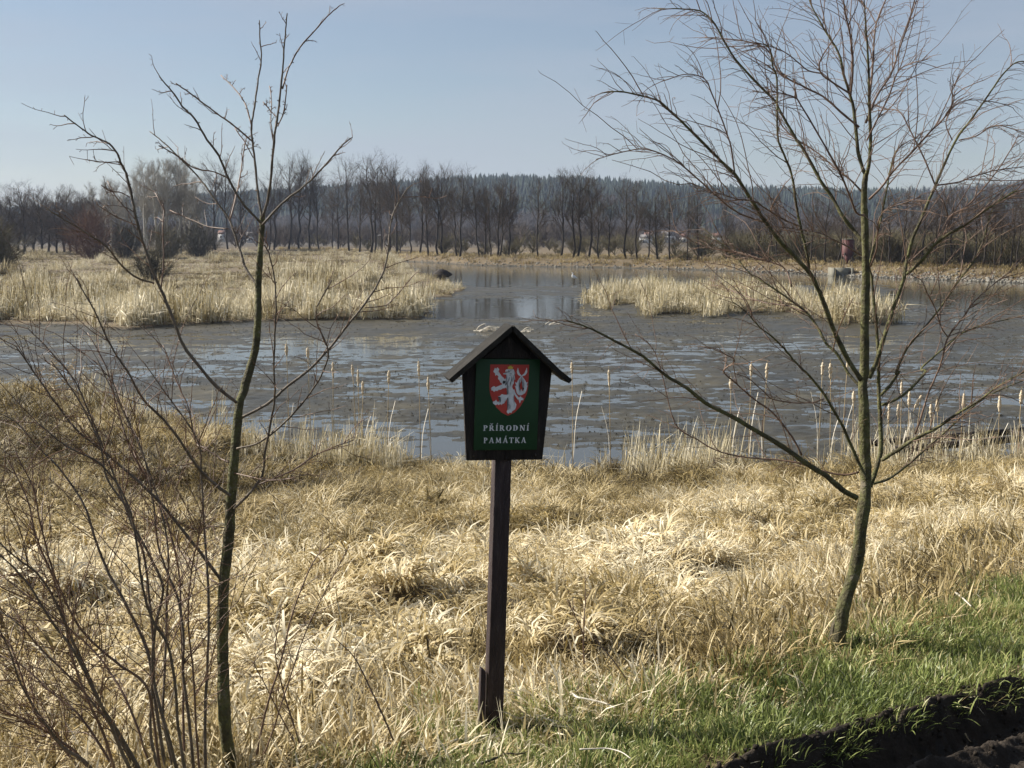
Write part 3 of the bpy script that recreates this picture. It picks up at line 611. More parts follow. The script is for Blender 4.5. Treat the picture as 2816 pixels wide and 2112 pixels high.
# ------------------------------------------------------------------ far wooded hill
con = []
for k in range(4):
    mb = MB(); H = rng.uniform(15, 20); Rb = H * rng.uniform(.15, .2); L = 8
    mb.tube([(0, 0, -1), (0, 0, H * .4)], [.25, .2], 4)
    for i in range(L):
        z0 = H * (.12 + .82 * i / L); z1 = z0 + H * .2; r = Rb * (1 - i / L) ** .8 + .25
        a = np.arange(10) * .628 + rng.uniform(0, 1); rj = r * np.where(np.arange(10) % 2, 1.0, .55) * rng.uniform(.8, 1.2, 10)
        v = np.vstack([np.stack([rj * np.cos(a), rj * np.sin(a), z0 - .25 * rj + rng.normal(0, .15, 10)], -1), [(0, 0, min(z1, H))]])
        mb.add(v, None, [(q_, (q_ + 1) % 10, 10) for q_ in range(10)])
    con.append(lib(mb, M['conifer']))
def bare_crown(H, spread, n1=26, trunk=.25, base=.1, up=.9, tw=.06):
    mb = MB(); mb.tube([(0, 0, -.5), (rng.normal(0, .2), rng.normal(0, .2), H * .5), (rng.normal(0, .4), rng.normal(0, .4), H * .92)], [trunk, trunk * .6, .05], 4)
    for i in range(n1):
        z0 = H * rng.uniform(base, .8); a = rng.uniform(0, 6.28); L = spread * rng.uniform(.6, 1.1) * (1.15 - z0 / H * .6)
        d = np.array((math.cos(a), math.sin(a), up * rng.uniform(.6, 1.5))); p0 = np.array((0, 0, z0)); p1 = p0 + d * L * .5; p2 = p1 + (d + np.array((0, 0, .35))) * L * .5
        mb.tube([p0, p1, p2], [tw * 1.3, tw, tw * .5], 3, False)
        for j in range(6):
            f = rng.uniform(.2, 1); q0 = p0 + (p1 - p0) * min(1, f * 2) + (p2 - p1) * max(0, f * 2 - 1); dd = d + rng.normal(0, .6, 3) + np.array((0, 0, .3)); q1 = q0 + dd * L * .38
            s_ = np.cross(dd, rng.normal(0, 1, 3)); s_ = s_ / (np.linalg.norm(s_) + 1e-6) * tw * .5
            mb.add([q0 - s_, q0 + s_, q1], None, [(0, 1, 2)])
            for k in range(3):
                e0 = q0 + (q1 - q0) * rng.uniform(.3, .9); e1 = e0 + (dd + rng.normal(0, .8, 3)) * L * .2; mb.add([e0 - s_ * .7, e0 + s_ * .7, e1], None, [(0, 1, 2)])
    return mb
dec = [lib(bare_crown(rng.uniform(12, 16), 5.5, 26, .2, .2, .9, .16), M['decid']) for _ in range(4)]
N = 46000
u = rng.uniform(-.62, .66, N); y = rng.uniform(840, 1480, N); x = u * y
rel = (y - 850) / (RIDGE - 850)
mixn = fbm(x / 70, y / 60, 121, 3)
isc = (rel + (mixn - .5) * 1.5) > .34
isc &= ~((u > .33) & (rng.uniform(0, 1, N) < .7)); 
keep = (rng.uniform(0, 1, N) < np.where(isc, .8, .30)); x, y, isc = x[keep], y[keep], isc[keep]
P = pts_on(x, y, -.5)
scatter('conifer_forest', P[isc], con, 'dark blue-green conifer forest covering the hill', 'forest', .5, (0.65, 1.05), 0.02)
scatter('bare_hill_woods', P[~isc], dec, 'grey bare woods on the lower hillside', 'forest', .5, (0.65, 1.1), 0.03)
# thickets between the dam and the hill
bsh = [lib(bare_crown(rng.uniform(3.2, 5), 2.2, 30, .08, .02, 1.0, .07), M['bush_olive']) for _ in range(3)]
bsh2 = [lib(bare_crown(rng.uniform(3.2, 5), 2.2, 30, .08, .02, 1.0, .07), M['decid']) for _ in range(3)]
N = 4200; u = rng.uniform(-.2, .62, N); fs = np.interp(u, FS_U, FS_Y); y = fs + 16 + rng.uniform(0, 1, N) ** 1.3 * 120; x = u * y
w = np.interp(u, [-.2, 0, .05, .12, .16, .3, .6], [.02, .04, .08, .22, .5, .65, .65]) * fbm(x / 14, y / 14, 131, 2) * 1.3
keep = rng.uniform(0, 1, N) < w; x, y = x[keep], y[keep]
def clear(x, y):
    k = np.ones(len(x), bool)
    for hp in (693, 612, 1836, 1786, 1775, 1970, 1880): k &= (np.abs(x / y - (hp - 1408) / FPX) > .0055)
    return k
keep = clear(x, y); x, y = x[keep], y[keep]
scatter('bank_thicket', pts_on(x, y, -.1), bsh, 'olive brown leafless thicket behind the far bank trees', 'thicket', .5, (0.4, 0.85), 0.05)
N = 2400; u = rng.uniform(-.55, .62, N); y = rng.uniform(330, 850, N); x = u * y
keep = clear(x, y) | (y > 660); x, y = x[keep], y[keep]
scatter('grey_thicket', pts_on(x, y, -.1), bsh2 + dec[:0], 'grey leafless thicket on the flat ground below the hill', 'thicket', .5, (0.7, 1.4), 0.05)

# ------------------------------------------------------------------ far trees, one by one
def far_tree_meshes(H, spread, seed, base=.32, up=1.0, trunk=.26, dense=1.0, lean=0.0):
    r = np.random.default_rng(seed); tb = MB(); cb = MB()
    k = np.linspace(0, 1, 9); axis = np.stack([np.cumsum(r.normal(0, .012, 9)) * H + lean * k * H, np.cumsum(r.normal(0, .012, 9)) * H, k * H * .93 - .4 * (k == 0)], -1)
    tb.tube(axis, trunk * (1 - k) ** .8 + .04, 7)
    def tip(p, d, L, w, lev):
        n = 4; pts = [p]
        for i in range(n):
            d = d + r.normal(0, .13, 3) + np.array((0, 0, .10 if lev < 3 else .03)); d /= np.linalg.norm(d); pts.append(pts[-1] + d * L / n)
        pts = np.array(pts)
        if lev <= 2: cb.tube(pts, w * np.linspace(1, .35, n + 1), 4 if lev == 1 else 3, False)
        else:
            s = np.cross(d, r.normal(0, 1, 3)); s = s / (np.linalg.norm(s) + 1e-6) * w * .6
            cb.add([pts[0] - s, pts[0] + s, pts[2] + s * .7, pts[2] - s * .7, pts[4]], [(0, 1, 2, 3)], [(3, 2, 4)])
        if lev < 4:
            m = int((7, 6, 5)[lev - 1] * dense)
            for j in range(m):
                f = .25 + .75 * (j + r.uniform()) / m; ii = min(n - 1, int(f * n)); q = pts[ii] + (pts[ii + 1] - pts[ii]) * (f * n - ii)
                e = d + r.normal(0, .55, 3); e /= np.linalg.norm(e); tip(q, e, L * r.uniform(.38, .6), w * .55, lev + 1)
    n1 = int(15 * dense)
    for j in range(n1):
        f = base + (.97 - base) * (j + r.uniform()) / n1; ii = min(7, int(f * 8)); p = axis[ii] + (axis[ii + 1] - axis[ii]) * (f * 8 - ii)
        a = r.uniform(0, 6.28); d = np.array((math.cos(a), math.sin(a), up * r.uniform(.6, 1.5))); d /= np.linalg.norm(d)
        tip(p, d, spread * r.uniform(.6, 1.15) * (1.2 - .75 * f), .085 * (1.3 - f), 1)
    # lower dead stubs
    for j in range(3):
        f = r.uniform(.12, base); p = axis[int(f * 8)]; a = r.uniform(0, 6.28); tip(p, np.array((math.cos(a), math.sin(a), .3)), spread * .3, .05, 3)
    return tb.mesh('trunk', True), cb.mesh('crown')
def with_mat(pair, a, b):
    pair[0].materials.append(a); pair[1].materials.append(b); return pair
KIND = [with_mat(far_tree_meshes(16, 5.9, 100 + k, .32, .9 + .1 * k, .17, 1.2, (k - 3) * .008), M['fartrunk'], M['fartwig']) for k in range(7)]
ALDER = [with_mat(far_tree_meshes(12, 4.6, 200 + k, .14, .9, .15, 1.25), M['fartrunk'], M['fartwig']) for k in range(4)]
POP = [with_mat(far_tree_meshes(17, 4.4, 300 + k, .28, 1.5, .16, 1.45), M['poplar'], M['poplartwig']) for k in range(4)]
def put_tree(name, pair, px, pytop, Y, label, group, base_h, rot=None, sx=1.0):
    p = at(px, 700, Y); z = hgt(p[0], Y); top = at(px, pytop, Y)[2]
    s = (top - z) / base_h
    o = thing(name, label, 'tree', (p[0], Y, z - .05), random.uniform(0, 6.28) if rot is None else rot, group)
    for nm, me in zip(('trunk', 'crown'), pair):
        c = bpy.data.objects.new(nm, me); C.objects.link(c); c.parent = o
    o.scale = (s * sx, s * sx, s)
    return o
def row_depth(px):
    u = (px - 1408) / FPX
    return float(np.interp(u, FS_U, FS_Y)) + 10
def z2(x, y): return 900 + x / 2.304, 350 + y / 2.304
def z1(x, y): return x / 2.304, 350 + y / 2.304
def z3(x, y): return 1856 + x / 2.304, 350 + y / 2.304
row = []
for x, ytop in ((45, 420), (80, 330), (140, 212), (205, 350), (268, 215), (300, 232), (345, 330), (395, 300), (440, 255), (460, 420), (525, 420), (590, 268), (650, 285), (718, 330), (745, 262), (815, 390), (840, 302), (965, 345), (1000, 420), (1032, 400), (1078, 360), (1098, 400), (1155, 345), (1345, 352), (1470, 305), (1535, 330), (1578, 285), (1660, 338), (1727, 420), (1795, 470), (1910, 352), (1975, 372), (2033, 470), (2098, 420), (2170, 400)):
    row.append(z2(x, ytop))
for x, ytop in ((1375, 235), (1455, 215), (1520, 330), (1710, 380), (1740, 300), (1835, 225), (1900, 212), (1970, 218), (2025, 330)):
    row.append(z1(x, ytop))
for x, ytop in ((80, 440), (145, 430), (335, 460), (520, 470), (600, 440), (655, 450), (850, 470), (965, 420), (1030, 500), (1110, 480), (1360, 440), (1440, 410), (1560, 460), (1640, 470), (1700, 430), (1760, 400), (1825, 420), (1890, 440), (1960, 390), (2035, 420), (2070, 450), (2130, 400), (2165, 440), (2290, 400), (2370, 420)):
    row.append(z3(x, ytop))
for k, (px, pt) in enumerate(row):
    Y = row_depth(px) + random.uniform(-3, 5)
    put_tree('bare_tree', KIND[random.randrange(7)], px, pt, Y, 'tall dark bare tree in the row along the far bank', 'bare trees along the far bank', 15.6, sx=random.uniform(.85, 1.25))
# pale poplars left of the row, and the dark wood at the edge
for x, ytop in ((600, 370), (650, 330), (720, 330), (770, 345), (860, 290), (910, 235), (945, 225), (985, 205), (1030, 190), (1060, 195), (1110, 205), (1150, 215), (1190, 240), (1215, 260), (1240, 300)):
    px, pt = z1(x, ytop); put_tree('poplar_tree', POP[random.randrange(4)], px, pt, random.uniform(240, 275), 'pale-barked bare poplar in the grove beyond the marsh', 'pale poplars beyond the marsh', 16.6)
for x, ytop in ((-160, 430), (-80, 410), (-20, 430), (20, 440), (70, 415), (120, 405), (170, 385), (215, 395), (260, 440), (310, 415), (360, 420), (400, 405), (440, 400), (490, 470), (530, 440), (570, 420), (620, 440)):
    px, pt = z1(x, ytop); put_tree('bare_tree', ALDER[random.randrange(4)], px, pt, random.uniform(245, 290), 'dark bushy bare tree in the wood left of the poplars', 'dark trees left of the poplars', 11.8, sx=1.25)
# bushes in front of the grove
def bush(label, px0, px1, ytop, Y, mat, seed, group=None, n1=60, base=None, tw=.045):
    r_ = globals()['rng']; globals()['rng'] = np.random.default_rng(seed)
    w = (px1 - px0) / FPX * Y; cx = at((px0 + px1) / 2, 700, Y)[0]; z = hgt(cx, Y); H = at(px0, ytop, Y)[2] - z
    sb = MB(); tb = MB()
    for i in range(n1):
        a = globals()['rng'].uniform(0, 6.28); rr0 = globals()['rng'].uniform(0, .25) * w; lean = globals()['rng'].uniform(.0, .95)
        p0 = np.array((rr0 * math.cos(a) * .6, rr0 * math.sin(a) * .6, -.2)); e = np.array((math.cos(a) * lean * w * .5, math.sin(a) * lean * w * .5, H * math.sqrt(max(.05, 1 - lean ** 2)) * globals()['rng'].uniform(.75, 1.02)))
        mid = p0 * .5 + e * .5 + np.array((math.cos(a), math.sin(a), .2)) * w * .04
        c = crom([p0, mid, e], 4); sb.tube(c, np.linspace(.05, .015, len(c)), 4, False)
        for j in range(26):
            f = globals()['rng'].uniform(.12, 1); q = c[int(f * (len(c) - 1))]; d = np.array((math.cos(a) * lean, math.sin(a) * lean, .7)) + globals()['rng'].normal(0, .55, 3); L = H * globals()['rng'].uniform(.10, .24)
            q1 = q + d * L; s = np.cross(d, globals()['rng'].normal(0, 1, 3)); s = s / (np.linalg.norm(s) + 1e-6) * tw / 2
            tb.add([q - s, q + s, q1], None, [(0, 1, 2)])
            for k in range(4):
                g0 = q + (q1 - q) * globals()['rng'].uniform(.2, 1); g1 = g0 + (d + globals()['rng'].normal(0, .7, 3)) * L * .5; tb.add([g0 - s * .7, g0 + s * .7, g1], None, [(0, 1, 2)])
    o = thing('bare_bush', label, 'bush', (cx, Y, z), 0, group)
    sb.build('stems', mat, o); tb.build('twigs', mat, o)
    globals()['rng'] = r_
    return o
def bz1(x0, x1, yt): return x0 / 2.304, x1 / 2.304, 350 + yt / 2.304
a = bz1(440, 720, 500); bush('round rust-brown leafless bush before the dark wood', a[0], a[1], a[2], 215, M['bush_red'], 1)
a = bz1(640, 930, 610); bush('dark grey leafless bush between the rust bush and olive bush', a[0], a[1], a[2], 222, M['bush_dark'], 2)
a = bz1(930, 1160, 600); bush('olive leafless bush under the pale poplars', a[0], a[1], a[2], 215, M['bush_olive'], 3)
a = bz1(1110, 1400, 600); bush('broad dark bush at the right end of the poplar grove', a[0], a[1], a[2], 228, M['bush_dark'], 4)
a = bz1(800, 1100, 770); bush('small dark willow bush standing alone amid the marsh reeds', a[0], a[1], a[2], 128, M['bush_dark'], 5, n1=36)
a = bz1(-170, 110, 590); bush('dense dark green-brown bush at the marsh edge beside the dark wood', a[0], a[1], a[2], 150, M['bush_olive'], 6, n1=80)
a = z2(2160, 780); bush('low olive bush on the far bank above the waterline', a[0], a[0] + 90, a[1], row_depth(a[0]) - 4, M['bush_olive'], 8, n1=40)
a = z3(640, 780); bush('brown scrub bush beside the red silo', a[0] - 60, a[0] + 60, a[1], row_depth(a[0]) + 2, M['bush_olive'], 9, n1=40)
a = z3(1640, 790); bush('yellow-green rounded bush under the trees on the right bank', a[0] - 50, a[0] + 60, a[1], row_depth(a[0]) + 2, M['bush_olive'], 10, n1=50)

# ------------------------------------------------------------------ small buildings and things at the far side
def house(label, px, py, Y, w, d, h, roofm, rz=0.0, wins=2):
    p = at(px, py, Y); z = hgt(p[0], Y)
    o = thing('house', label, 'house', (p[0], Y, z - .1), rz); zf = min(max(h, p[2] - z + .8), h + 1.2)
    mb = MB(); mb.box((0, 0, zf / 2), (w, d, zf)); mb.add([(-w / 2, -d / 2, zf), (-w / 2, d / 2, zf), (-w / 2, 0, zf + d * .4), (w / 2, -d / 2, zf), (w / 2, d / 2, zf), (w / 2, 0, zf + d * .4)], None, [(0, 1, 2), (3, 5, 4)])
    mb.build('wall', M['white'], o)
    for s in (-1, 1):
        rb = MB(); L = math.hypot(d / 2, d * .4) + .3; an = math.atan2(d * .4, d / 2)
        rb.box((0, s * (d / 4 + .05), zf + d * .2 + .1), (w + .5, L, .16), Matrix.Rotation(-s * an, 3, 'X')); rb.build('roof', roofm, o)
    cb = MB(); cb.box((w * .2, .3, zf + d * .45), (.5, .5, 1.2)); cb.build('chimney', M['roof_red'], o)
    for k in range(wins):
        x = -w / 2 + w * (k + .5) / wins; f = MB(); f.box((x, -d / 2 - .02, zf - 1.4), (1.1, .08, 1.3)); fo = f.build('window', M['white'], o)
        g = MB(); g.box((x, -d / 2 - .065, zf - 1.4), (.85, .03, 1.05)); g.build('pane', M['glass'], fo)
    return o
house('small white cottage with two windows between the tree trunks below the hill', 693, 655, 560, 5.0, 5, 3.0, M['roof_grey'], .25)
house('pale house with red roof partly hidden behind the grove bushes', 612, 645, 640, 4.2, 4.5, 3, M['roof_red'], -.2, 1)
house('white house with grey roof beyond the thicket, larger of two together', 1836, 664, 560, 6.0, 5, 3.4, M['roof_grey'], .3)
house('white house with steep red roof beyond the thicket', 1786, 661, 575, 4.5, 5, 3, M['roof_red'], -.3)
house('low white shed below the hill beyond the far bank trees', 1775, 681, 540, 5.5, 4, 2.2, M['roof_grey'], .1)
house('white cottage with brick red roof behind the far thicket', 1970, 686, 540, 4.6, 4.5, 2.6, M['roof_red'], .3)
house('tiny whitewashed house low among the thicket', 1880, 673, 560, 3.6, 4, 2.6, M['roof_red'], 0, 1)
# lamp mast
p = at(1040, 690, 300); z = hgt(p[0], 300); o = thing('lamp_post', 'thin pale lamp post among the trunks beyond the far bank', 'lamp post', (p[0], 300, z))
mb = MB(); hh = at(1040, 648, 300)[2] - z; mb.tube([(0, 0, -.3), (0, 0, hh * .6), (0, 0, hh)], [.11, .09, .07], 6); mb.build('mast', M['concrete'], o)
mb = MB(); mb.tube([(0, 0, hh), (.25, 0, hh + .15), (.8, 0, hh + .15)], [.07, .06, .1], 6); mb.build('lamp_head', M['white'], o)
# red silo
u = (2335 - 1408) / FPX; Y = row_depth(2335) - 4; p = at(2329, 745, Y); z = hgt(p[0], Y); zt = at(2329, 655, Y)[2]
o = thing('feed_silo', 'dark red feed silo with white lid and cone bottom on legs', 'silo', (p[0], Y, z)); H = zt - z; r0 = 31 / 2 / FPX * Y
mb = MB(); mb.tube([(0, 0, H * .42), (0, 0, H * .43), (0, 0, H * .955)], [r0, r0, r0], 16); mb.build('tank', M['rust'], o)
mb = MB(); mb.tube([(0, 0, H * .10), (0, 0, H * .18), (0, 0, H * .42)], [.08, .12, r0 * .97], 16); mb.build('cone', M['rust'], o)
mb = MB(); mb.tube([(0, 0, H * .955), (0, 0, H * .97), (0, 0, H * .98)], [r0 * 1.06, r0 * 1.06, r0 * .7], 16); mb.build('lid', M['concrete'], o)
for sx, sy in ((-1, -1), (1, -1), (-1, 1), (1, 1)):
    mb = MB(); mb.tube([(sx * r0 * .8, sy * r0 * .8, -.6), (sx * r0 * .75, sy * r0 * .75, H * .5)], [.06, .06], 5); mb.build('leg', M['dark_metal'], o)
mb = MB()
for k in range(9): mb.box((r0 * 1.08, 0, H * .2 + k * H * .08), (.05, .4, .05))
mb.tube([(r0 * 1.1, -.2, -.3), (r0 * 1.1, -.2, H * .95)], [.03, .03], 4); mb.tube([(r0 * 1.1, .2, -.3), (r0 * 1.1, .2, H * .95)], [.03, .03], 4); mb.build('ladder', M['dark_metal'], o)
# concrete outlet
q = on_level(2317, 762); Y = float(np.interp(q[0] / q[1], FS_U, FS_Y)) + .3; q = at(2317, 752, Y)
o = thing('concrete_outlet', 'pale concrete outlet block at the waterline below the silo', 'outlet', (q[0], Y, 0)); w = 44 / FPX * Y
mb = MB(); mb.box((0, 1.2, .25), (w, 2.4, 1.5)); mb.build('block', M['concrete'], o)
for s in (-1, 1): 
    mb = MB(); mb.box((s * (w / 2 + .14), .9, .2), (.24, 2.6, 1.7)); mb.build('wing_wall', M['concrete'], o)
mb = MB(); mb.box((w * .47, -.03, .3), (.35, .05, 1.0)); mb.build('sluice_gate', M['dark_metal'], o)
# old hide on legs
q = on_level(1216, 764); Y = 141.0; q = at(1216, 750, Y)
o = thing('bird_hide', 'low black thatched hide on legs at the reed edge', 'hide', (q[0], Y, 0), .12); k = Y / FPX
mb = MB(); pr = [(-26, 4), (-20, -3), (-8, -12), (2, -13), (12, -9), (26, 0), (27, 3), (20, 6), (10, 10), (0, 14), (-10, 12), (-20, 10)]
pv = np.array([(a_ * k, 0, (-b_) * k + .55) for a_, b_ in pr]); nP = len(pv)
mb.add(np.vstack([pv + (0, -.8, 0), pv * (1, 1, .9) + (0, .9, .1)]), [(i_, (i_ + 1) % nP, nP + (i_ + 1) % nP, nP + i_) for i_ in range(nP)], [(0, i_ + 1, i_) for i_ in range(1, nP - 1)][::1] + [(nP, nP + i_, nP + i_ + 1) for i_ in range(1, nP - 1)])
mb.build('roof', M['jetty'], o)
for lx, ly in ((.75, -.6), (.85, .6), (-.7, -.6), (-.7, .6), (.35, -.6)):
    mb = MB(); mb.tube([(lx, ly, .5), (lx * .98, ly, -.5)], [.05, .05], 5); mb.build('leg', M['jetty'], o)
# white egret standing in the shallow water
q = on_level(1578, 775); Y = q[1]
o = thing('egret', 'white egret wading in the open water, mirrored below', 'bird', (q[0], Y, 0), .35)
mb = MB(); c = crom([(.40, 0, .40), (.22, 0, .46), (.02, 0, .54), (-.12, 0, .62), (-.19, 0, .74), (-.12, 0, .86), (-.14, 0, .97), (-.22, 0, 1.01), (-.27, 0, 1.0)], 4)
kk = np.linspace(0, 1, len(c)); mb.tube(c, np.interp(kk, [0, .1, .22, .36, .46, .6, .8, .92, 1], [.03, .11, .18, .16, .08, .055, .045, .055, .03]), 10); mb.build('body', M['bird'], o, True)
mb = MB(); mb.tube([(-.26, 0, 1.0), (-.40, 0, .97)], [.018, .004], 6); mb.build('beak', M['beak'], o)
for s in (-1, 1):
    mb = MB(); mb.tube([(.06, s * .045, .47), (.08, s * .05, .24), (.05, s * .05, -.12)], [.016, .011, .011], 5); mb.build('leg', M['dark_metal'], o)
# drowned pale reed heaps on the mud
def heap(label, px, py, n_, L, seed):
    r = np.random.default_rng(seed); q = on_level(px, py); o = thing('reed_heap', label, 'reed heap', (q[0], q[1], hgt(q[0], q[1])))
    mb = MB()
    for i in range(n_):
        a = r.normal(.25, .25); p0 = np.array((-.55 * L + r.normal(0, .1), r.normal(0, .2), .02)); e = p0 + np.array((math.cos(a) * L * r.uniform(.5, 1.1), r.normal(0, .15), math.sin(abs(a)) * L * r.uniform(.3, .9)))
        mb.tube(crom([p0, (p0 + e) / 2 + r.normal(0, .05, 3), e, e + np.array((r.normal(.05, .06), 0, -.18 - .2 * r.uniform()))], 3), .022, 4)
    mb.build('fallen_stalks', M['bleached'], o); return o
heap('larger pale heap of fallen reed stalks on the mud behind the sign roof', 1345, 912, 16, 1.1, 1)
heap('small pale wisp of reed stalks on the mud right of the larger heap', 1452, 914, 6, .6, 2)
heap('short pale reed scrap lying on the open mud beyond the branch tips', 1530, 893, 5, .7, 3)
# jetty frame
jp0 = at(2390, 1222, 25.6); jp1 = at(2830, 1186, 27.6)
o = thing('jetty', 'dark wooden jetty frame of rails and short posts in the shore reeds', 'jetty', (jp0[0], jp0[1], 0)); dj = jp1 - jp0; zz = [at(2390, 1219, 25.6)[2], at(2770, 1190, 27.2)[2]]
L = math.hypot(dj[0], dj[1]); az = math.atan2(dj[1], dj[0]); o.rotation_euler[2] = az
za, zb_ = zz[0], zz[1]
for off, zo in ((.0, .0), (-.75, -.02)):
    mb = MB(); mb.add([(0, off - .06, za - .07 + zo), (0, off + .06, za - .07 + zo), (0, off + .06, za + .07 + zo), (0, off - .06, za + .07 + zo), (L, off - .06, zb_ - .07 + zo), (L, off + .06, zb_ - .07 + zo), (L, off + .06, zb_ + .07 + zo), (L, off - .06, zb_ + .07 + zo)], [(0, 1, 2, 3), (4, 7, 6, 5), (0, 4, 5, 1), (1, 5, 6, 2), (2, 6, 7, 3), (3, 7, 4, 0)]); mb.build('rail', M['jetty'], o)
for f in (.3, .86):
    mb = MB(); mb.box((L * f, -.375, za + (zb_ - za) * f), (.12, .62, .12)); mb.build('crossbeam', M['jetty'], o)
for f in (.26, .80, .97):
    mb = MB(); mb.box((L * f, -.84, (za + (zb_ - za) * f) / 2 - .25), (.2, .06, za + (zb_ - za) * f + .32)); mb.build('post', M['jetty_post'], o)
    mb = MB(); mb.box((L * f, .09, (za + (zb_ - za) * f) / 2 - .25), (.14, .06, za + (zb_ - za) * f + .32)); mb.build('post', M['jetty_post'], o)

# ------------------------------------------------------------------ cattails along the near shore
def z6(x, y): return 2300 + x / 4.287, 1050 + y / 4.287
heads = [z6(205, 180), z6(770, 70), z6(860, 200), z6(730, 340), z6(970, 225), z6(620, 350), z6(1925, 260), z6(2180, 180), z6(1190, 280),
         (2010, 1054), (2066, 1017), (2109, 1020), (2262, 1014), (2284, 1020), (2330, 1010), (1675, 1040), (1573, 1012),
         z2(160, 1540), z2(195, 1590), z2(225, 1650), z2(390, 1580), z2(580, 1530), z2(640, 1630), z1(1815, 1410), z1(1950, 1430), z1(2110, 1540), (2650, 1105), (2560, 1130)]
for k, (px, py) in enumerate(heads):
    u = (px - 1408) / FPX; Y = 24.0
    for _ in range(4): Y = float(shore(np.array(u * Y))) * .985
    Y += random.uniform(-.7, .9); h = at(px, py, Y); z = hgt(h[0], Y)
    lean = random.uniform(-.07, .07); bent = (k == 4)
    base = np.array((h[0] - lean, Y + random.uniform(-.1, .1), z))
    o = thing('cattail', 'bent cattail with drooping seed head over the shore reeds' if bent else 'dry cattail with fluffy pale seed head on the near shore', 'cattail', base, 0, None if bent else 'cattails on the near shore')
    tp = h - base; L = random.uniform(.22, .38) if not bent else .3; rad = random.uniform(.030, .044)
    if bent: hp = [tp + np.array((.06, 0, .12)), tp, tp + np.array((-.08, 0, -.17))]
    else: hp = [tp + np.array((-lean * .1, 0, -L / 2)), tp, tp + np.array((lean * .1, 0, L / 2))]
    mb = MB(); mb.tube(crom([np.array((0, 0, -.1)), tp * np.array((.35, .35, .5)), hp[0]], 4), np.linspace(.010, .007, 9), 5); mb.tube([hp[2], hp[2] + (hp[2] - hp[1]) * .5], [.006, .003], 4); mb.build('stalk', M['stalk'], o)
    mb = MB(); c = crom(hp, 6); kk = np.linspace(0, 1, len(c)); mb.tube(c, rad * (np.sin(np.clip(kk * .9 + .05, 0, 1) * math.pi) ** .35) * np.random.default_rng(k).uniform(.6, 1.2, len(c)), 8); mb.build('seed_head', M['fluff'], o, True)
    mb = MB()
    for s in range(2):
        a = random.uniform(0, 6.28); d = np.array((math.cos(a), math.sin(a), 0)); top = tp[2] * random.uniform(.5, .8)
        c = crom([np.array((0, 0, 0)), np.array((0, 0, top * .6)) + d * .06, np.array((0, 0, top)) + d * .22], 3); sd_ = np.array((-d[1], d[0], 0)) * .009
        mb.add(np.stack([c - sd_, c + sd_], 1), [(2 * i_, 2 * i_ + 1, 2 * i_ + 3, 2 * i_ + 2) for i_ in range(len(c) - 1)])
    mb.build('leaves', M['bleached'], o)

# tall plume grass on the left shore
q = on_level(D(150), D(868), .15); pg = thing('plume_grass', 'tall pale plume grass clump rising above the left shore', 'grass clump', (q[0], q[1] - .6, hgt(q[0], q[1] - .6))); r_ = np.random.default_rng(4)
mb = MB(); hb = MB()
for i_ in range(26):
    p0 = np.array((r_.normal(0, .55), r_.normal(0, .3), -.1)); H_ = r_.uniform(.9, 1.75); lean = np.array((r_.normal(.12, .22), r_.normal(0, .15), 0))
    c = crom([p0, p0 + np.array((0, 0, H_ * .6)) + lean * .4, p0 + np.array((0, 0, H_)) + lean * 1.1], 4); mb.tube(c, np.linspace(.008, .004, len(c)), 4, False)
    for j in range(16):
        e0 = c[-1] + (c[-3] - c[-1]) * r_.uniform(0, 1.3); d_ = np.array((r_.normal(.05, .07), r_.normal(0, .06), r_.uniform(-.06, .08))); sd_ = np.cross(d_, (0, 1, 0)); sd_ = sd_ / (np.linalg.norm(sd_) + 1e-6) * .014
        hb.add([e0, e0 + d_ * .5 + sd_, e0 + d_ * 1.3, e0 + d_ * .5 - sd_], [(0, 1, 2, 3)])
mb.build('stalks', M['stalk'], pg); hb.build('plumes', M['fluff'], pg)

# ------------------------------------------------------------------ the sign
SX, SY = at(1360, 2005, 5.4)[0], 5.4
sz = hgt(SX, SY)
sign = thing('nature_sign', 'green nature reserve sign with lion crest under a small wooden gable on a dark post', 'sign', (SX, SY, sz))
base_z = at(1360, 2005, 5.4)[2] - sz
sign.rotation_euler = (0, R(1.9), R(13)); KZ = (at(1360, 890, 5.4)[2] - at(1360, 2005, 5.4)[2]) / 1.896; sign.scale = (1.0, 1.0, KZ); print('KZ', KZ)
def plank(name, quad, y0, y1, mat, parent=sign, bevel=.003):
    """quad = list of (x, z) outline counter-clockwise seen from the front, extruded from y0 (front) to y1 (back)"""
    mb = MB(); nq = len(quad); v = [(x, y0, z + base_z) for x, z in quad] + [(x, y1, z + base_z) for x, z in quad]
    t = [(0, i_, i_ + 1) for i_ in range(1, nq - 1)] + [(nq, nq + i_ + 1, nq + i_) for i_ in range(1, nq - 1)]
    q = [(i_, nq + i_, nq + (i_ + 1) % nq, (i_ + 1) % nq) for i_ in range(nq)]
    mb.add(v, q, t); o = mb.build(name, mat, parent)
    if bevel:
        b_ = o.modifiers.new('bevel', 'BEVEL'); b_.width = bevel; b_.segments = 2; b_.limit_method = 'ANGLE'; b_.angle_limit = R(40)
    return o
hw = .040
plank('post', [(-hw, -.4), (hw, -.4), (hw, 1.70), (-hw, 1.70)], 0.0, .085, M['post_wood'], bevel=.004)
plank('stake', [(-.078, -.3), (-.049, -.3), (-.050, .27), (-.076, .29)], .01, .055, M['post_wood'])
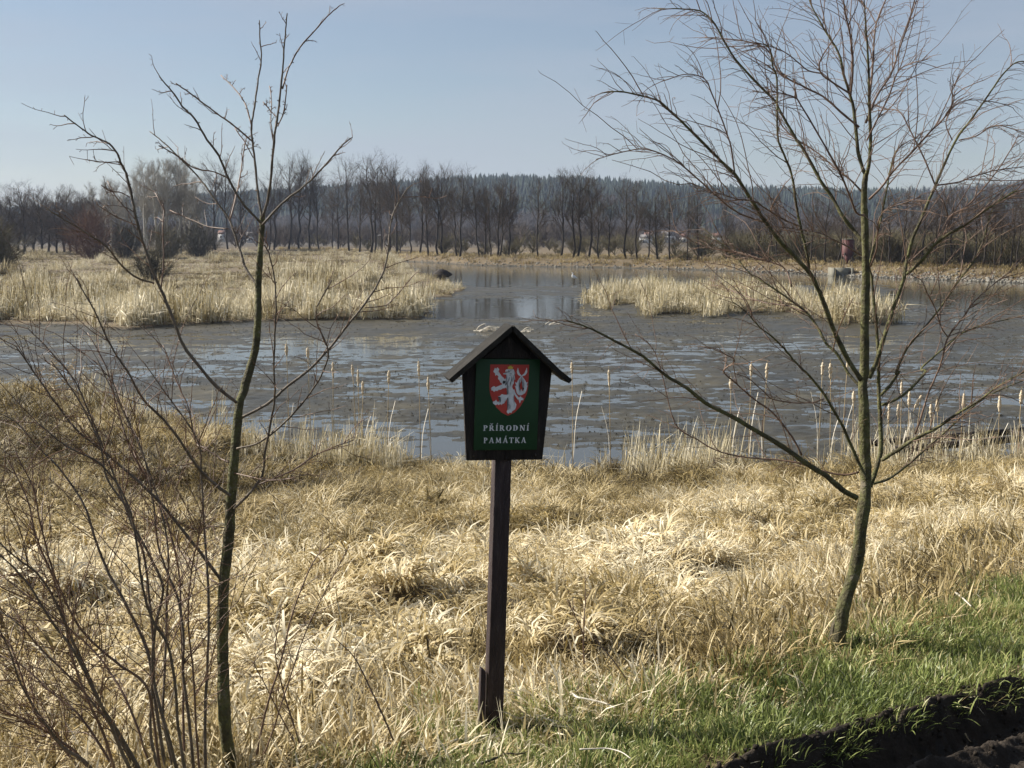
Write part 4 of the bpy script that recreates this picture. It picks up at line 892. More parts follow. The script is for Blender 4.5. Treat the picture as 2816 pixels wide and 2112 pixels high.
# back boards of the box, tapering to the foot: five upright boards
def edge_x(z): return .184 + (.217 - .184) * (z - 1.278) / (1.70 - 1.278)
bx = np.linspace(-1, 1, 5)
for i_ in range(4):
    f0, f1 = bx[i_], bx[i_ + 1]
    g0 = .0012 if i_ else 0; g1 = .0012 if i_ < 3 else 0
    top = lambda f: (f * .2155, 1.868 - .81 * abs(f) * .2155)
    plank('board', [(f0 * .184 + g0, 1.278), (f1 * .184 - g1, 1.278), (top(f1)[0] - g1, top(f1)[1]), (top(f0)[0] + g0, top(f0)[1])], -.0255 - .0006 * (i_ % 2), -.003, M['stain'], bevel=.0015)
panel = plank('panel', [(-.153, 1.326), (.153, 1.326), (.153, 1.738), (-.153, 1.738)], -.036, -.0275, M['panel_green'], bevel=.0015)
for s in (-1, 1):
    # each roof slope is one thick board with a slight sag, plus a ridge cap edge
    e = (s * .292, 1.655); a_ = (s * .004, 1.893); dx, dz = e[0] - a_[0], e[1] - a_[1]; Ls = math.hypot(dx, dz); nx, nz_ = -dz / Ls * s, dx / Ls * s
    thk = .022; k1 = (a_[0] + dx * .8, a_[1] + dz * .8 - (.006 if s > 0 else .001)); lo = [(e[0] - nx * thk, e[1] - nz_ * thk), (k1[0] - nx * thk, k1[1] - nz_ * thk), (s * .004, 1.893 - thk / abs(math.cos(math.atan2(dz, dx * s))))]
    quad = [a_, k1, e] + lo
    if s > 0: quad = quad[::-1]
    plank('roof_board', quad, -.112, .048, M['roofboard'], bevel=.002)
# gable fascia in the shade of the roof
plank('gable_batten', [(-.120, 1.7415), (.120, 1.7415), (.0, 1.842)], -.040, -.0268, M['stain'], bevel=.0015)
for bxp, bz in ((-.15, 1.30), (.15, 1.30)):
    mb = MB(); mb.tube([(bxp, -.0265, bz + base_z), (bxp, -.032, bz + base_z)], [.0055, .004], 8); mb.build('bolt', M['dark_metal'], sign)
def lz(x, y): return ((x - 493) * .000265, 1.532 - (y - 886) * .0002557)
def flat(name, polys, y, mat, parent, step=.0):
    mb = MB()
    import bmesh
    for k, pl in enumerate(polys):
        bm = bmesh.new(); vs = [bm.verts.new((px_, y - step * k, pz + base_z)) for px_, pz in pl]; f = bm.faces.new(vs); r = bmesh.ops.triangulate(bm, faces=[f]); bm.verts.index_update()
        mb.add([v.co[:] for v in bm.verts], None, [[v.index for v in f.verts] for f in bm.faces]); bm.free()
    return mb.build(name, mat, parent)
def ribbon(pts, wid):
    p = crom(np.array([(a, b_, 0) for a, b_ in pts], float), 4)[:, :2]; tg = np.gradient(p, axis=0); tg /= np.linalg.norm(tg, axis=1)[:, None]; nn_ = np.stack([-tg[:, 1], tg[:, 0]], -1)
    w = np.interp(np.linspace(0, 1, len(p)), np.linspace(0, 1, len(wid)), wid)[:, None] / 2
    return [tuple(a) for a in np.vstack([p + nn_ * w, (p - nn_ * w)[::-1]])]
shield = [(170, 178), (872, 178), (870, 420), (866, 590), (845, 700), (800, 810), (735, 920), (640, 1020), (515, 1080), (400, 1025), (300, 930), (225, 810), (180, 690), (163, 560)]
flat('shield', [[lz(*p) for p in shield]], -.0368, M['sign_red'], panel)
body = [(470, 258), (590, 258), (606, 290), (598, 318), (622, 330), (606, 360), (612, 400), (626, 440), (602, 450), (604, 505), (582, 540), (576, 570), (605, 640), (618, 720), (606, 800), (640, 845), (665, 880), (655, 930), (640, 970), (592, 1000), (580, 1032), (548, 1025), (520, 1048), (488, 1012), (500, 980), (545, 965), (570, 930), (562, 895), (540, 880), (515, 920), (500, 850), (528, 800), (545, 760), (535, 700), (520, 650), (480, 600), (440, 575), (400, 535), (380, 500), (420, 440), (458, 420), (488, 372), (465, 352), (412, 348), (405, 332), (450, 336), (492, 322), (480, 300), (440, 302), (445, 275)]
arm1 = [(380, 505), (358, 490), (340, 450), (312, 430), (322, 385), (290, 358), (265, 378), (258, 335), (224, 302), (246, 275), (252, 234), (282, 252), (298, 224), (332, 262), (318, 300), (342, 330), (380, 380), (420, 415), (440, 450)]
arm2 = [(450, 590), (400, 600), (370, 622), (330, 620), (312, 645), (272, 636), (252, 662), (230, 635), (198, 632), (208, 605), (192, 590), (218, 572), (248, 552), (272, 578), (335, 552), (395, 525), (455, 545)]
leg2 = [(540, 705), (430, 708), (392, 694), (368, 722), (325, 742), (394, 746), (375, 785), (364, 826), (312, 832), (292, 794), (270, 822), (232, 832), (250, 848), (238, 866), (290, 892), (318, 872), (340, 894), (366, 872), (398, 890), (410, 865), (438, 862), (442, 800), (480, 788), (536, 770)]
tuftp = [(690, 764), (740, 733), (745, 752), (785, 768), (752, 778), (792, 802), (745, 806), (724, 862), (705, 812)]
lion = [body, arm1, arm2, leg2, ribbon([(595, 620), (635, 700), (700, 785)], [38, 30, 40]), tuftp,
        ribbon([(738, 715), (690, 680), (668, 600), (668, 510), (695, 440), (745, 378), (795, 345), (820, 300), (828, 232)], [14, 46, 48, 34, 20, 18, 38, 40, 6]),
        ribbon([(742, 712), (795, 660), (820, 580), (815, 500), (785, 440), (738, 382), (690, 345), (670, 300), (668, 232)], [14, 46, 48, 34, 20, 18, 38, 40, 6]),
        [(700, 690), (715, 630), (728, 660), (742, 600), (755, 655), (775, 630), (780, 690), (742, 715)],
        [(650, 560), (622, 480), (655, 500)], [(645, 610), (620, 545), (660, 560)], [(835, 560), (852, 478), (822, 500)], [(835, 610), (855, 540), (820, 560)]]
lion_o = flat('lion', [[lz(*p) for p in pl] for pl in lion], -.0373, M['sign_white'], panel, .00025)
marks = [ribbon([(520, 400), (505, 450), (490, 500)], [4, 12, 3]), ribbon([(555, 380), (560, 440), (540, 500), (545, 560)], [4, 12, 10, 3]), ribbon([(590, 360), (585, 420), (570, 480)], [3, 10, 3]), ribbon([(480, 470), (460, 520), (440, 545)], [4, 14, 4]),
         [(395, 480), (415, 455), (450, 470), (440, 505), (405, 515)], [(485, 285), (500, 278), (510, 288), (497, 294)], ribbon([(500, 320), (540, 330), (560, 350)], [3, 8, 3]), ribbon([(515, 550), (500, 580)], [8, 3]), ribbon([(530, 340), (525, 375)], [3, 9])]
flat('lion_lines', [[lz(*p) for p in pl] for pl in marks], -.0412, M['sign_line'], panel, .0001)
crown = [(478, 205), (500, 222), (512, 193), (528, 220), (545, 188), (556, 220), (582, 205), (572, 252), (488, 252)]
flat('crown', [[lz(*p) for p in crown]], -.0410, M['sign_gold'], panel)
# lettering, serif capitals drawn stroke by stroke
def seg(p, q, w, w2=None):
    p, q = np.array(p, float), np.array(q, float); d = q - p; d /= np.linalg.norm(d); nn_ = np.array((-d[1], d[0])); w2 = w if w2 is None else w2
    return [tuple(p + nn_ * w / 2), tuple(p - nn_ * w / 2), tuple(q - nn_ * w2 / 2), tuple(q + nn_ * w2 / 2)]
def arc(cx, cy, rx, ry, a0, a1, w0, w1, n=10):
    a = np.linspace(R(a0), R(a1), n); th = w0 + (w1 - w0) * np.abs(np.cos(a)); 
    o_ = [(cx + (rx) * math.cos(t), cy + (ry) * math.sin(t)) for t in a]; i_ = [(cx + (rx - h_) * math.cos(t), cy + (ry - h_ * .8) * math.sin(t)) for t, h_ in zip(a, th)]
    return o_ + i_[::-1]
T, S = .19, .10
def stem(x): return [seg((x, 0), (x, 1), T), seg((x - .17, .04), (x + .17, .04), .08), seg((x - .17, .96), (x + .17, .96), .08)]
G = {
 'P': (.66, stem(.17) + [arc(.30, .73, .34, .27, -90, 90, .09, .2), seg((.17, .955), (.32, .955), .09), seg((.17, .5), (.32, .5), .09)]),
 'I': (.36, stem(.18)),
 'O': (.86, [arc(.43, .5, .43, .53, -90, 90, .09, .2, 12), arc(.43, .5, .43, .53, 90, 270, .09, .2, 12)]),
 'D': (.80, stem(.17) + [arc(.30, .5, .46, .5, -90, 90, .09, .2, 12), seg((.17, .955), (.32, .955), .09), seg((.17, .045), (.32, .045), .09)]),
 'N': (.84, [seg((.14, 0), (.14, 1), .11), seg((.70, 0), (.70, 1), .11), seg((.14, 1), (.70, .02), .2), seg((.0, .04), (.28, .04), .08), seg((.56, .96), (.84, .96), .08), seg((-.02, .96), (.2, .96), .08)]),
 'A': (.86, [seg((.43, 1.03), (.12, 0), .1), seg((.43, 1.03), (.72, 0), .19), seg((.24, .34), (.62, .34), .08), seg((0, .04), (.26, .04), .08), seg((.56, .04), (.88, .04), .08)]),
 'M': (1.04, [seg((.16, 0), (.2, 1), .1), seg((.86, 0), (.82, 1), .19), seg((.2, 1), (.5, .12), .18), seg((.82, 1), (.5, .12), .1), seg((.02, .04), (.3, .04), .08), seg((.7, .04), (1.02, .04), .08)]),
 'T': (.74, [seg((.37, 0), (.37, 1), T), seg((0, .955), (.74, .955), .1), seg((.04, .76), (.02, 1), .07), seg((.70, .76), (.72, 1), .07), seg((.2, .04), (.54, .04), .08)]),
 'K': (.82, stem(.17) + [seg((.26, .46), (.68, 1), .1), seg((.34, .56), (.72, 0), .19), seg((.52, .96), (.82, .96), .08), seg((.56, .04), (.86, .04), .08)]),
}
G['R'] = (.76, G['P'][1] + [seg((.36, .5), (.68, 0), .19), seg((.58, .04), (.82, .04), .08)])
def word(name, letters, x0, x1, y0, y1):
    adv = sum(G[c][0] for c, _ in letters) + .24 * (len(letters) - 1); (ax, az_), (bx_, bz_) = lz(x0, y1), lz(x1, y0); H = bz_ - az_; k = (bx_ - ax) / adv; x = 0; out = []
    for c, acc in letters:
        w_, ps = G[c]
        ps = list(ps)
        if acc == '/': ps.append(seg((w_ / 2 - .03, 1.13), (w_ / 2 + .14, 1.34), .08, .15))
        if acc == 'v': ps += [seg((w_ / 2 - .2, 1.34), (w_ / 2 - .02, 1.12), .1), seg((w_ / 2 + .16, 1.34), (w_ / 2 - .02, 1.12), .1)]
        for p in ps: out.append([(ax + (x + a) * k, az_ + b_ * H) for a, b_ in p])
        x += w_ + .24
    return flat(name, out, -.0366, M['sign_white'], panel, .00006)
word('lettering', [('P', ''), ('R', 'v'), ('I', '/'), ('R', ''), ('O', ''), ('D', ''), ('N', ''), ('I', '/')], 78, 905, 1248, 1345)
word('lettering', [('P', ''), ('A', ''), ('M', ''), ('A', '/'), ('T', ''), ('K', ''), ('A', '')], 90, 860, 1468, 1565)

# ------------------------------------------------------------------ near trees
def z7(*p): return [(1856 + x / 1.4917, 1000 + y / 1.4917) for x, y in p]
def z8(*p): return [(1600 + x / 1.6587, y / 1.6587) for x, y in p]
def zz3(*p): return [z3(x, y) for x, y in p]
def zz2(*p): return [z2(x, y) for x, y in p]
def zA(*p): return [(x / 1.8433, y / 1.8433) for x, y in p]
def z5(*p): return [(x / 1.428, 950 + y / 1.428) for x, y in p]
def zS(*p): return [(x / 1.3686, 900 + y / 1.3686) for x, y in p]
class Tree:
    def __init__(s, root, Y, seed): s.root = root; s.Y = Y; s.r = np.random.default_rng(seed); s.thin = 1.0; s.loc = np.array(root.location)
    def curve(s, pix, y0, y1, sub=4):
        n = len(pix); d = np.linspace(0, 1, n); wob = np.cumsum(s.r.normal(0, .012, n)); wob[0] = 0
        pts = np.array([at(px, py, y0 + (y1 - y0) * f ** 1.1 + w) for (px, py), f, w in zip(pix, d, wob)]) - s.loc
        return crom(pts, sub)
    def limb(s, name, pix, y0, y1, r0, r1, mat, sides=8, pw=.8):
        c = s.curve(pix, y0, y1); k = np.linspace(0, 1, len(c)); r1 = min(r1, .0024) if name != 'trunk' else r1; rad = r1 + (r0 * (s.thin if name != 'trunk' else 1) - r1) * (1 - k) ** pw
        c = c + s.r.normal(0, .0007, c.shape) * np.minimum(1, np.arange(len(c)) / 4)[:, None]
        rad = rad * (1 + .05 * np.sin(k * 60 + s.r.uniform(0, 6)) + s.r.normal(0, .03, len(c)))
        mb = MB(); mb.tube(c, rad, sides); o = mb.build(name, mat, s.root, True); return o, c, rad
    def twigs(s, par, c, rad, mat, n, L, out, droop, start=.25, spur=True, r0=.0032, side=None, rise=.2):
        """arching side twigs along a limb, each with buds and short spurs"""
        mb = MB(); m = len(c)
        for j in range(n):
            f = start + (1 - start) * (j + s.r.uniform()) / n; i_ = min(m - 2, int(f * (m - 1))); p = c[i_] + (c[i_ + 1] - c[i_]) * (f * (m - 1) - i_)
            tg = c[i_ + 1] - c[i_]; tg /= np.linalg.norm(tg) + 1e-9
            h = np.array((p[0], p[1] * 1.0, 0)); h = h / (np.linalg.norm(h) + 1e-6)
            rd = s.r.normal(0, 1, 3); rd -= tg * rd.dot(tg); rd /= np.linalg.norm(rd) + 1e-9
            d = tg * .65 + rd * .75 + h * out + np.array((0, 0, rise)); d /= np.linalg.norm(d)
            ll = L * s.r.uniform(.35, 1.15) * (1 - .3 * f); n_ = 7; pts = [p]; rr_ = min(r0, rad[i_] * .8)
            for k in range(n_):
                d = d + np.array((0, 0, droop * (k / n_ - .15))) + s.r.normal(0, .13, 3) + h * out * .12; d /= np.linalg.norm(d); pts.append(pts[-1] + d * ll / n_)
            pts = np.array(pts); mb.tube(pts, np.linspace(rr_, rr_ * .42, n_ + 1), 4, False)
            if spur:
                for k in range(2, n_ + 1):
                    if s.r.uniform() < .75:
                        e = s.r.normal(0, 1, 3) * .7 + (pts[k] - pts[k - 1]) / (ll / n_) * .8; e /= np.linalg.norm(e); l2 = s.r.uniform(.006, .016) if s.r.uniform() < .6 else s.r.uniform(.04, .16) * min(1, ll * 2)
                        q0 = pts[k]; mid = q0 + e * l2 * .5; mb.tube([q0, mid, mid + (e + np.array((0, 0, droop * .5))) * l2 * .5], [rr_ * .5, rr_ * .42, rr_ * .38 if l2 > .03 else rr_ * .6], 3, False)
        if mb.n: return mb.build('twigs', mat, par)

# ---- right tree
YR = 6.54
p = at(2302, 1776, YR); tr = thing('young_tree', 'young bare tree with olive mossy trunk and wide fan of branches beside the green grass', 'tree', (p[0], YR, hgt(p[0], YR)))
T1 = Tree(tr, YR, 5)
B, G_ = M['bark'], M['bark_grey']
T1.limb('trunk', z7((655, 1240), (662, 1160), (680, 1080), (690, 1000), (712, 930), (740, 840), (757, 740), (766, 650), (780, 560), (783, 480), (782, 400), (778, 300), (776, 200), (770, 80)) + zz3((1200, 1550), (1202, 1300), (1206, 1100), (1210, 900), (1205, 700), (1200, 500), (1200, 400), (1208, 300)), YR, YR + .05, .042, .0135, B, 12, .75)
mb = MB(); pb = np.array([at(px, py, YR) for px, py in z7((650, 1250), (655, 1180), (668, 1110), (682, 1040))]) - T1.loc; mb.tube(crom(pb, 4), np.array([.058, .056, .055, .053, .052, .053, .05, .048, .047, .046, .044, .042, .040]) * (1 + .08 * np.sin(np.arange(13) * 2.1)), 12); mb.build('root_flare', M['bark_base'], tr, True)
T1.thin = .95
RB = [  # pixels, depth offset at tip, r0, r1, twig count, twig length
 (zz3((1208, 300), (1190, 260), (1160, 150)) + z8((1240, 500), (1225, 440), (1195, 340), (1170, 240), (1110, 140), (1060, 50), (1020, -40)), .25, .012, .004, 26, .55),
 (zz3((1208, 320), (1228, 240), (1240, 100)) + z8((1312, 500), (1310, 400), (1305, 250), (1295, 120), (1285, -60)), -.15, .012, .005, 26, .55),
 (z8((1225, 440), (1237, 300), (1225, 160), (1200, 60), (1192, -50)), -.2, .007, .003, 14, .45),
 (z8((1308, 480), (1328, 300), (1332, 200), (1345, 100), (1385, 0), (1400, -50)), .3, .007, .003, 14, .45),
 (z8((1295, 560), (1350, 430), (1410, 340), (1450, 220), (1490, 110), (1535, -20)), .45, .007, .003, 20, .45),
 (z8((1300, 640), (1340, 560), (1400, 440), (1440, 330), (1500, 290), (1580, 270)), -.4, .005, .002, 14, .4),
 (z8((1265, 580), (1180, 510), (1100, 440), (1000, 390), (900, 330), (850, 230), (760, 190), (640, 175), (560, 170)), .5, .007, .002, 26, .45),
 (z8((1228, 430), (1150, 380), (1092, 335), (1085, 285), (1120, 220), (1180, 130)), -.3, .006, .002, 12, .35),
 (z8((1092, 335), (1030, 320), (970, 270), (910, 230), (840, 205), (780, 190)), -.2, .004, .002, 9, .3),
 (zz3((1200, 560), (1150, 540), (1110, 440), (1060, 320), (1020, 240)) + z8((1000, 480), (960, 440), (880, 420), (800, 420)), -.5, .007, .002, 26, .42),
 (zz3((1195, 420), (1110, 330), (1030, 270), (950, 200), (860, 130), (760, 70), (680, 0)), .35, .006, .002, 24, .42),
 (zz3((1180, 1600), (1100, 1480), (1040, 1360), (1000, 1270), (950, 1130), (900, 1010), (850, 920), (760, 820), (680, 740), (600, 640), (520, 520), (440, 390), (380, 300)) + z8((640, 740), (590, 690), (460, 560), (400, 505), (350, 460), (280, 440), (180, 418), (85, 424)), -.7, .016, .003, 46, .45),
 (zz3((850, 900), (835, 790), (800, 650), (770, 500), (740, 300), (690, 170), (650, 50)) + z8((890, 370), (870, 300), (860, 230), (830, 200)), -.2, .009, .003, 22, .42),
 (zz3((790, 625), (700, 590), (600, 530), (500, 470), (380, 450), (250, 410), (130, 402)), -.9, .006, .002, 16, .35),
 (zz3((600, 610), (480, 575), (380, 530), (280, 450), (180, 360), (80, 270), (0, 210)) + z8((330, 690), (260, 680), (160, 700), (65, 728)), -.5, .006, .002, 24, .4),
 (zz3((380, 300), (360, 150), (330, 40)) + z8((590, 420), (560, 360), (480, 338), (360, 372)), -.4, .005, .002, 14, .35),
 (zz3((1170, 1640), (1100, 1560), (1030, 1440), (960, 1370), (900, 1260), (830, 1170), (740, 1100), (640, 1030), (560, 980), (480, 930), (400, 840), (300, 740), (180, 640)), .6, .010, .002, 34, .4),
 (zz3((830, 1170), (700, 1130), (560, 1110), (420, 1060), (300, 1010), (210, 1000)), .8, .005, .002, 16, .3),
 (zz3((740, 1010), (700, 900), (600, 850), (480, 820), (380, 790), (200, 760), (0, 660)), .4, .005, .002, 22, .35),
 (zz3((1190, 720), (1130, 650), (1060, 560), (1000, 450), (930, 350), (880, 260), (820, 150), (760, 60)) + z8((900, 500), (880, 460), (800, 380), (700, 270), (640, 170), (600, 100), (540, 50), (450, 40), (350, 41)), .3, .012, .003, 40, .45),
 (zz3((1180, 810), (1100, 760), (1000, 710), (920, 670), (800, 650), (650, 630)), -.5, .005, .002, 14, .3),
 (zz3((1230, 1590), (1270, 1500), (1310, 1380), (1350, 1250), (1400, 1100), (1450, 960), (1470, 840), (1510, 700), (1560, 580), (1610, 460), (1650, 370)) + z8((1700, 650), (1780, 540), (1850, 440), (1920, 340), (1980, 285), (2040, 280)), .5, .014, .003, 40, .4),
 (zz3((1470, 930), (1560, 850), (1650, 740), (1730, 680), (1850, 610), (1960, 530), (2070, 460), (2150, 410), (2260, 390)), -.3, .010, .003, 26, .4),
 (zz3((1720, 690), (1740, 570), (1850, 500), (1960, 380), (2060, 250), (2140, 120), (2180, 40)), .6, .006, .002, 20, .4),
 (zz3((1730, 560), (1700, 470), (1640, 380)), -.1, .004, .002, 6, .25),
 (z7((800, 505), (830, 420), (845, 350), (843, 250), (838, 150), (835, 80)) + zz3((1290, 1500), (1280, 1300), (1260, 1100), (1245, 950), (1235, 860), (1300, 600), (1340, 400), (1380, 200), (1420, 120)), .3, .015, .003, 30, .35),
 (z7((850, 395), (920, 350), (1000, 300), (1080, 260), (1150, 210), (1250, 150), (1330, 90), (1460, 20)), -.5, .013, .004, 26, .4),
 (z7((985, 290), (1010, 220), (1040, 120), (1080, 30)) + zz3((1700, 1440), (1730, 1330), (1830, 1200), (1900, 1100), (2050, 970), (2150, 900)), -.2, .006, .002, 20, .35),
 (zz3((1730, 1330), (1690, 1270), (1650, 1150), (1600, 1050), (1560, 970), (1480, 930)), -.5, .004, .002, 14, .3),
 (z7((850, 170), (920, 140), (980, 90), (1030, 30)) + zz3((1560, 1530), (1680, 1420), (1800, 1320), (1900, 1270), (2050, 1230), (2260, 1180)), .5, .009, .002, 28, .35),
 (z7((845, 130), (890, 80), (920, 30)) + zz3((1400, 1560), (1470, 1400), (1600, 1250), (1720, 1090), (1800, 970), (1900, 840), (1960, 700), (2000, 550), (2080, 420)), .2, .009, .002, 30, .35),
 (z7((815, 492), (880, 470), (960, 410), (1040, 340), (1120, 270), (1230, 170), (1330, 110), (1480, 50)), .4, .010, .003, 24, .38),
 (z8((1310, 910), (1370, 850), (1420, 780), (1500, 700), (1590, 600), (1650, 540), (1690, 470), (1690, 400), (1708, 376)), -.4, .007, .0022, 22, .38),
 (z8((1420, 780), (1430, 700), (1480, 650), (1560, 620)), .2, .004, .002, 8, .3),
 (z8((1610, 840), (1560, 720), (1500, 600), (1450, 510), (1380, 500), (1330, 510)), .4, .005, .002, 16, .3),
 (z8((1720, 640), (1800, 620), (1860, 580), (1920, 575), (2030, 610)), -.2, .004, .002, 10, .3),
 (z8((1620, 845), (1720, 830), (1800, 800), (1900, 775), (2050, 755)), .3, .005, .002, 14, .3),
 (z8((1690, 640), (1660, 560), (1700, 480), (1790, 455), (1900, 470), (1970, 492)), .1, .0035, .0018, 10, .25),
 (z7((745, 550), (690, 520), (620, 460), (540, 410), (440, 340), (340, 280), (240, 220), (130, 165), (50, 100)) + zz2((2140, 1570), (2000, 1450), (1850, 1370), (1700, 1290), (1600, 1250), (1500, 1217)), -.6, .019, .003, 26, .35),
 (z7((520, 375), (480, 300), (400, 200), (330, 150), (250, 80), (200, 30)) + zz3((380, 1480), (300, 1430), (200, 1390)), -.1, .007, .002, 16, .32),
 (z7((755, 445), (700, 455), (620, 445), (520, 410), (420, 395), (300, 385), (180, 360), (90, 310), (0, 245)) + zz2((2120, 1560), (2060, 1400), (1950, 1310)), .5, .007, .002, 20, .32),
 (z7((790, 480), (760, 420), (720, 330), (690, 260), (650, 190), (615, 130), (560, 60)) + zz3((772, 1498), (690, 1400), (620, 1330), (540, 1270), (450, 1170), (360, 1100)), -.4, .011, .002, 24, .35),
 (z7((610, 145), (560, 160), (480, 160), (400, 145), (360, 110), (300, 60), (240, 40)), -.3, .005, .002, 12, .28),
 (zz3((1000, 1420), (1030, 1300), (1080, 1180), (1130, 1080)), -.5, .004, .002, 6, .2),
 (zz3((1240, 880), (1280, 760), (1290, 600), (1340, 520), (1450, 480), (1560, 440)), -.3, .005, .002, 14, .3),
]
for pix, off, r0, r1, nt, L in RB:
    o, c, rad = T1.limb('branch', pix, YR + .02 + off * .15, YR + off * 1.1, r0, r1, B if r0 > .008 else M['twig'], 6)
    if nt > 12: T1.twigs(o, c, rad, M['twig'], int(nt * .2) + 2, .75, .3, .02, .2, r0=.0030, rise=.45)
    T1.twigs(o, c, rad, M['twig'], int(nt * 1.35), L * .8, .45, -.18, .15, r0=.0019)

# ---- left tree
YL = 4.9
p = at(628, 2095, YL); tl = thing('young_tree', 'slender bare young tree with smooth grey-green trunk rising out of the leafless shrub', 'tree', (p[0], YL, hgt(p[0], YL)))
T2 = Tree(tl, YL, 9)
T2.limb('trunk', z5((915, 1760), (905, 1640), (885, 1500), (878, 1350), (875, 1200), (875, 1050), (880, 920), (895, 780), (905, 650), (912, 550), (920, 450), (930, 330), (940, 230), (960, 170), (985, 80), (1005, 0)) + zA((1308, 1600), (1310, 1450), (1318, 1300), (1328, 1150), (1332, 1090)), YL, YL + .05, .029, .0105, M['bark'], 12, .9)
T2.thin = .64
LB = [
 (zA((1330, 1110), (1310, 1000), (1295, 850), (1280, 720), (1275, 640), (1290, 540), (1305, 430), (1325, 300), (1318, 200), (1315, 102)), .15, .009, .0028, 5, .12),
 (zA((1332, 1100), (1360, 1000), (1375, 880), (1388, 720), (1405, 600), (1420, 480), (1435, 330), (1445, 180), (1455, 68)), -.1, .0105, .003, 6, .12),
 (zA((1432, 450), (1465, 340), (1520, 240), (1600, 150), (1660, 80), (1718, 32)), .25, .006, .0026, 2, .1),
 (zA((1408, 600), (1370, 560), (1333, 517)), .1, .004, .0025, 1, .06), (zA((1408, 640), (1440, 560), (1455, 430)), -.2, .004, .0025, 1, .06),
 (zA((1385, 700), (1372, 600), (1378, 520), (1368, 437)), .2, .004, .0025, 2, .06),
 (zA((1277, 715), (1190, 640), (1120, 590), (1040, 530), (960, 470), (892, 423)), -.35, .006, .0026, 3, .12),
 (zA((1276, 640), (1240, 520), (1180, 440), (1120, 383)), .3, .005, .0025, 2, .08),
 (zA((1284, 800), (1240, 720), (1190, 650)), .1, .004, .0025, 1, .08),
 (zA((1325, 1130), (1230, 1030), (1160, 910), (1110, 790), (1050, 710), (985, 600), (925, 540), (870, 460), (808, 390)), -.5, .009, .003, 5, .2),
 (zA((1308, 1450), (1250, 1370), (1220, 1280), (1190, 1190), (1160, 1110), (1080, 1000), (1000, 890), (920, 810), (850, 740), (760, 665)), .45, .010, .0028, 7, .3),
 (zA((1150, 900), (1080, 870), (980, 850), (900, 790), (805, 738)), -.3, .0045, .0025, 2, .1),
 (zA((1160, 1160), (1060, 1150), (960, 1110), (860, 1065)), .3, .005, .0025, 3, .15),
 (zA((1165, 1120), (1200, 980), (1220, 870), (1240, 740), (1250, 690)), .5, .005, .0025, 5, .15),
 (zA((1330, 1140), (1430, 1030), (1520, 960), (1600, 890), (1680, 800), (1740, 730), (1787, 697)), .2, .008, .0026, 5, .18),
 (z5((930, 225), (850, 160), (780, 80), (720, 0)) + zA((890, 1650), (830, 1500), (780, 1390), (740, 1270), (700, 1150), (680, 1050), (660, 960), (640, 880), (610, 820), (590, 770), (540, 720), (460, 685), (400, 640), (326, 585)), -.4, .012, .003, 10, .25),
 (zA((605, 820), (510, 822), (435, 808)), -.4, .0035, .002, 0, .1), (zA((660, 1000), (610, 975), (560, 970), (515, 940)), -.1, .004, .002, 1, .08), (zA((684, 1110), (640, 1060), (590, 1000), (545, 920)), .1, .0045, .002, 2, .1),
 (zA((690, 1140), (600, 1105), (540, 1070), (490, 1035)), -.5, .0045, .002, 2, .1),
 (zA((780, 1435), (700, 1410), (620, 1350), (540, 1250), (440, 1180), (345, 1125), (235, 1058)), -.6, .007, .0025, 7, .25),
 (zA((815, 1470), (830, 1330), (825, 1150), (830, 1070), (800, 1000), (780, 970)), .3, .006, .0025, 5, .15),
 (z5((945, 285), (1050, 230), (1130, 160), (1230, 80)) + zA((1690, 1740), (1760, 1650), (1850, 1540), (1920, 1430), (1960, 1320), (1975, 1180), (1990, 1090), (2030, 1010), (2075, 945)), .4, .010, .0028, 10, .25),
 (zA((1850, 1560), (1950, 1550), (2000, 1510), (2100, 1390)), .3, .004, .002, 3, .12),
 (z5((930, 405), (1020, 380), (1120, 300), (1200, 210), (1260, 120), (1290, 20)) + zA((1600, 1600), (1680, 1420)), -.5, .007, .0024, 8, .3),
 (z5((920, 640), (980, 580), (1030, 510), (1040, 430), (1060, 320), (1080, 200), (1075, 80)) + zA((1395, 1650), (1400, 1550), (1390, 1400), (1360, 1280), (1340, 1240)), -.3, .010, .0026, 10, .25),
 (z5((1020, 545), (1150, 490), (1260, 420), (1390, 370)), .4, .006, .002, 8, .25),
 (z5((915, 500), (980, 515), (1060, 530), (1160, 520)), -.3, .005, .002, 4, .2),
 (z5((905, 590), (850, 550), (790, 495), (750, 440), (690, 350), (630, 280), (560, 210), (500, 100), (440, 10)) + zA((480, 1580), (380, 1400)), -.6, .011, .0026, 14, .3),
 (z5((900, 460), (860, 440), (800, 400), (770, 380), (740, 250), (690, 130), (640, 0)), .5, .006, .0024, 12, .25),
 (z5((868, 920), (800, 830), (720, 730), (640, 630), (550, 540), (470, 470), (400, 410), (300, 330), (200, 200), (130, 100), (60, 0)), -.4, .012, .0026, 22, .35),
 (z5((860, 940), (790, 890), (740, 840), (690, 790), (600, 700), (500, 640)), .6, .006, .0022, 9, .3),
 (z5((880, 715), (830, 712), (760, 720), (700, 690)), -.6, .004, .002, 4, .2),
]
for pix, off, r0, r1, nt, L in LB:
    low = pix[0][1] > 950
    o, c, rad = T2.limb('branch', pix, YL + .015 + off * .12, YL + off * .9, r0, r1, G_ if r0 > .006 else M['twig'], 6)
    T2.twigs(o, c, rad, M['twig_red'] if low else M['twig'], int(nt * 1.6) + 2 if low else nt + 3, L * (1 if low else .75), .25, .06, .25, r0=.0022)
    # buds and short spurs
    mb = MB(); m_ = len(c)
    for j in range(3, m_ - 1, 2):
        e = T2.r.normal(0, 1, 3); e /= np.linalg.norm(e); mb.tube([c[j], c[j] + e * (rad[j] + .006)], [rad[j] * .7, .0016], 4, False)
    mb.build('buds', M['twig'], o)

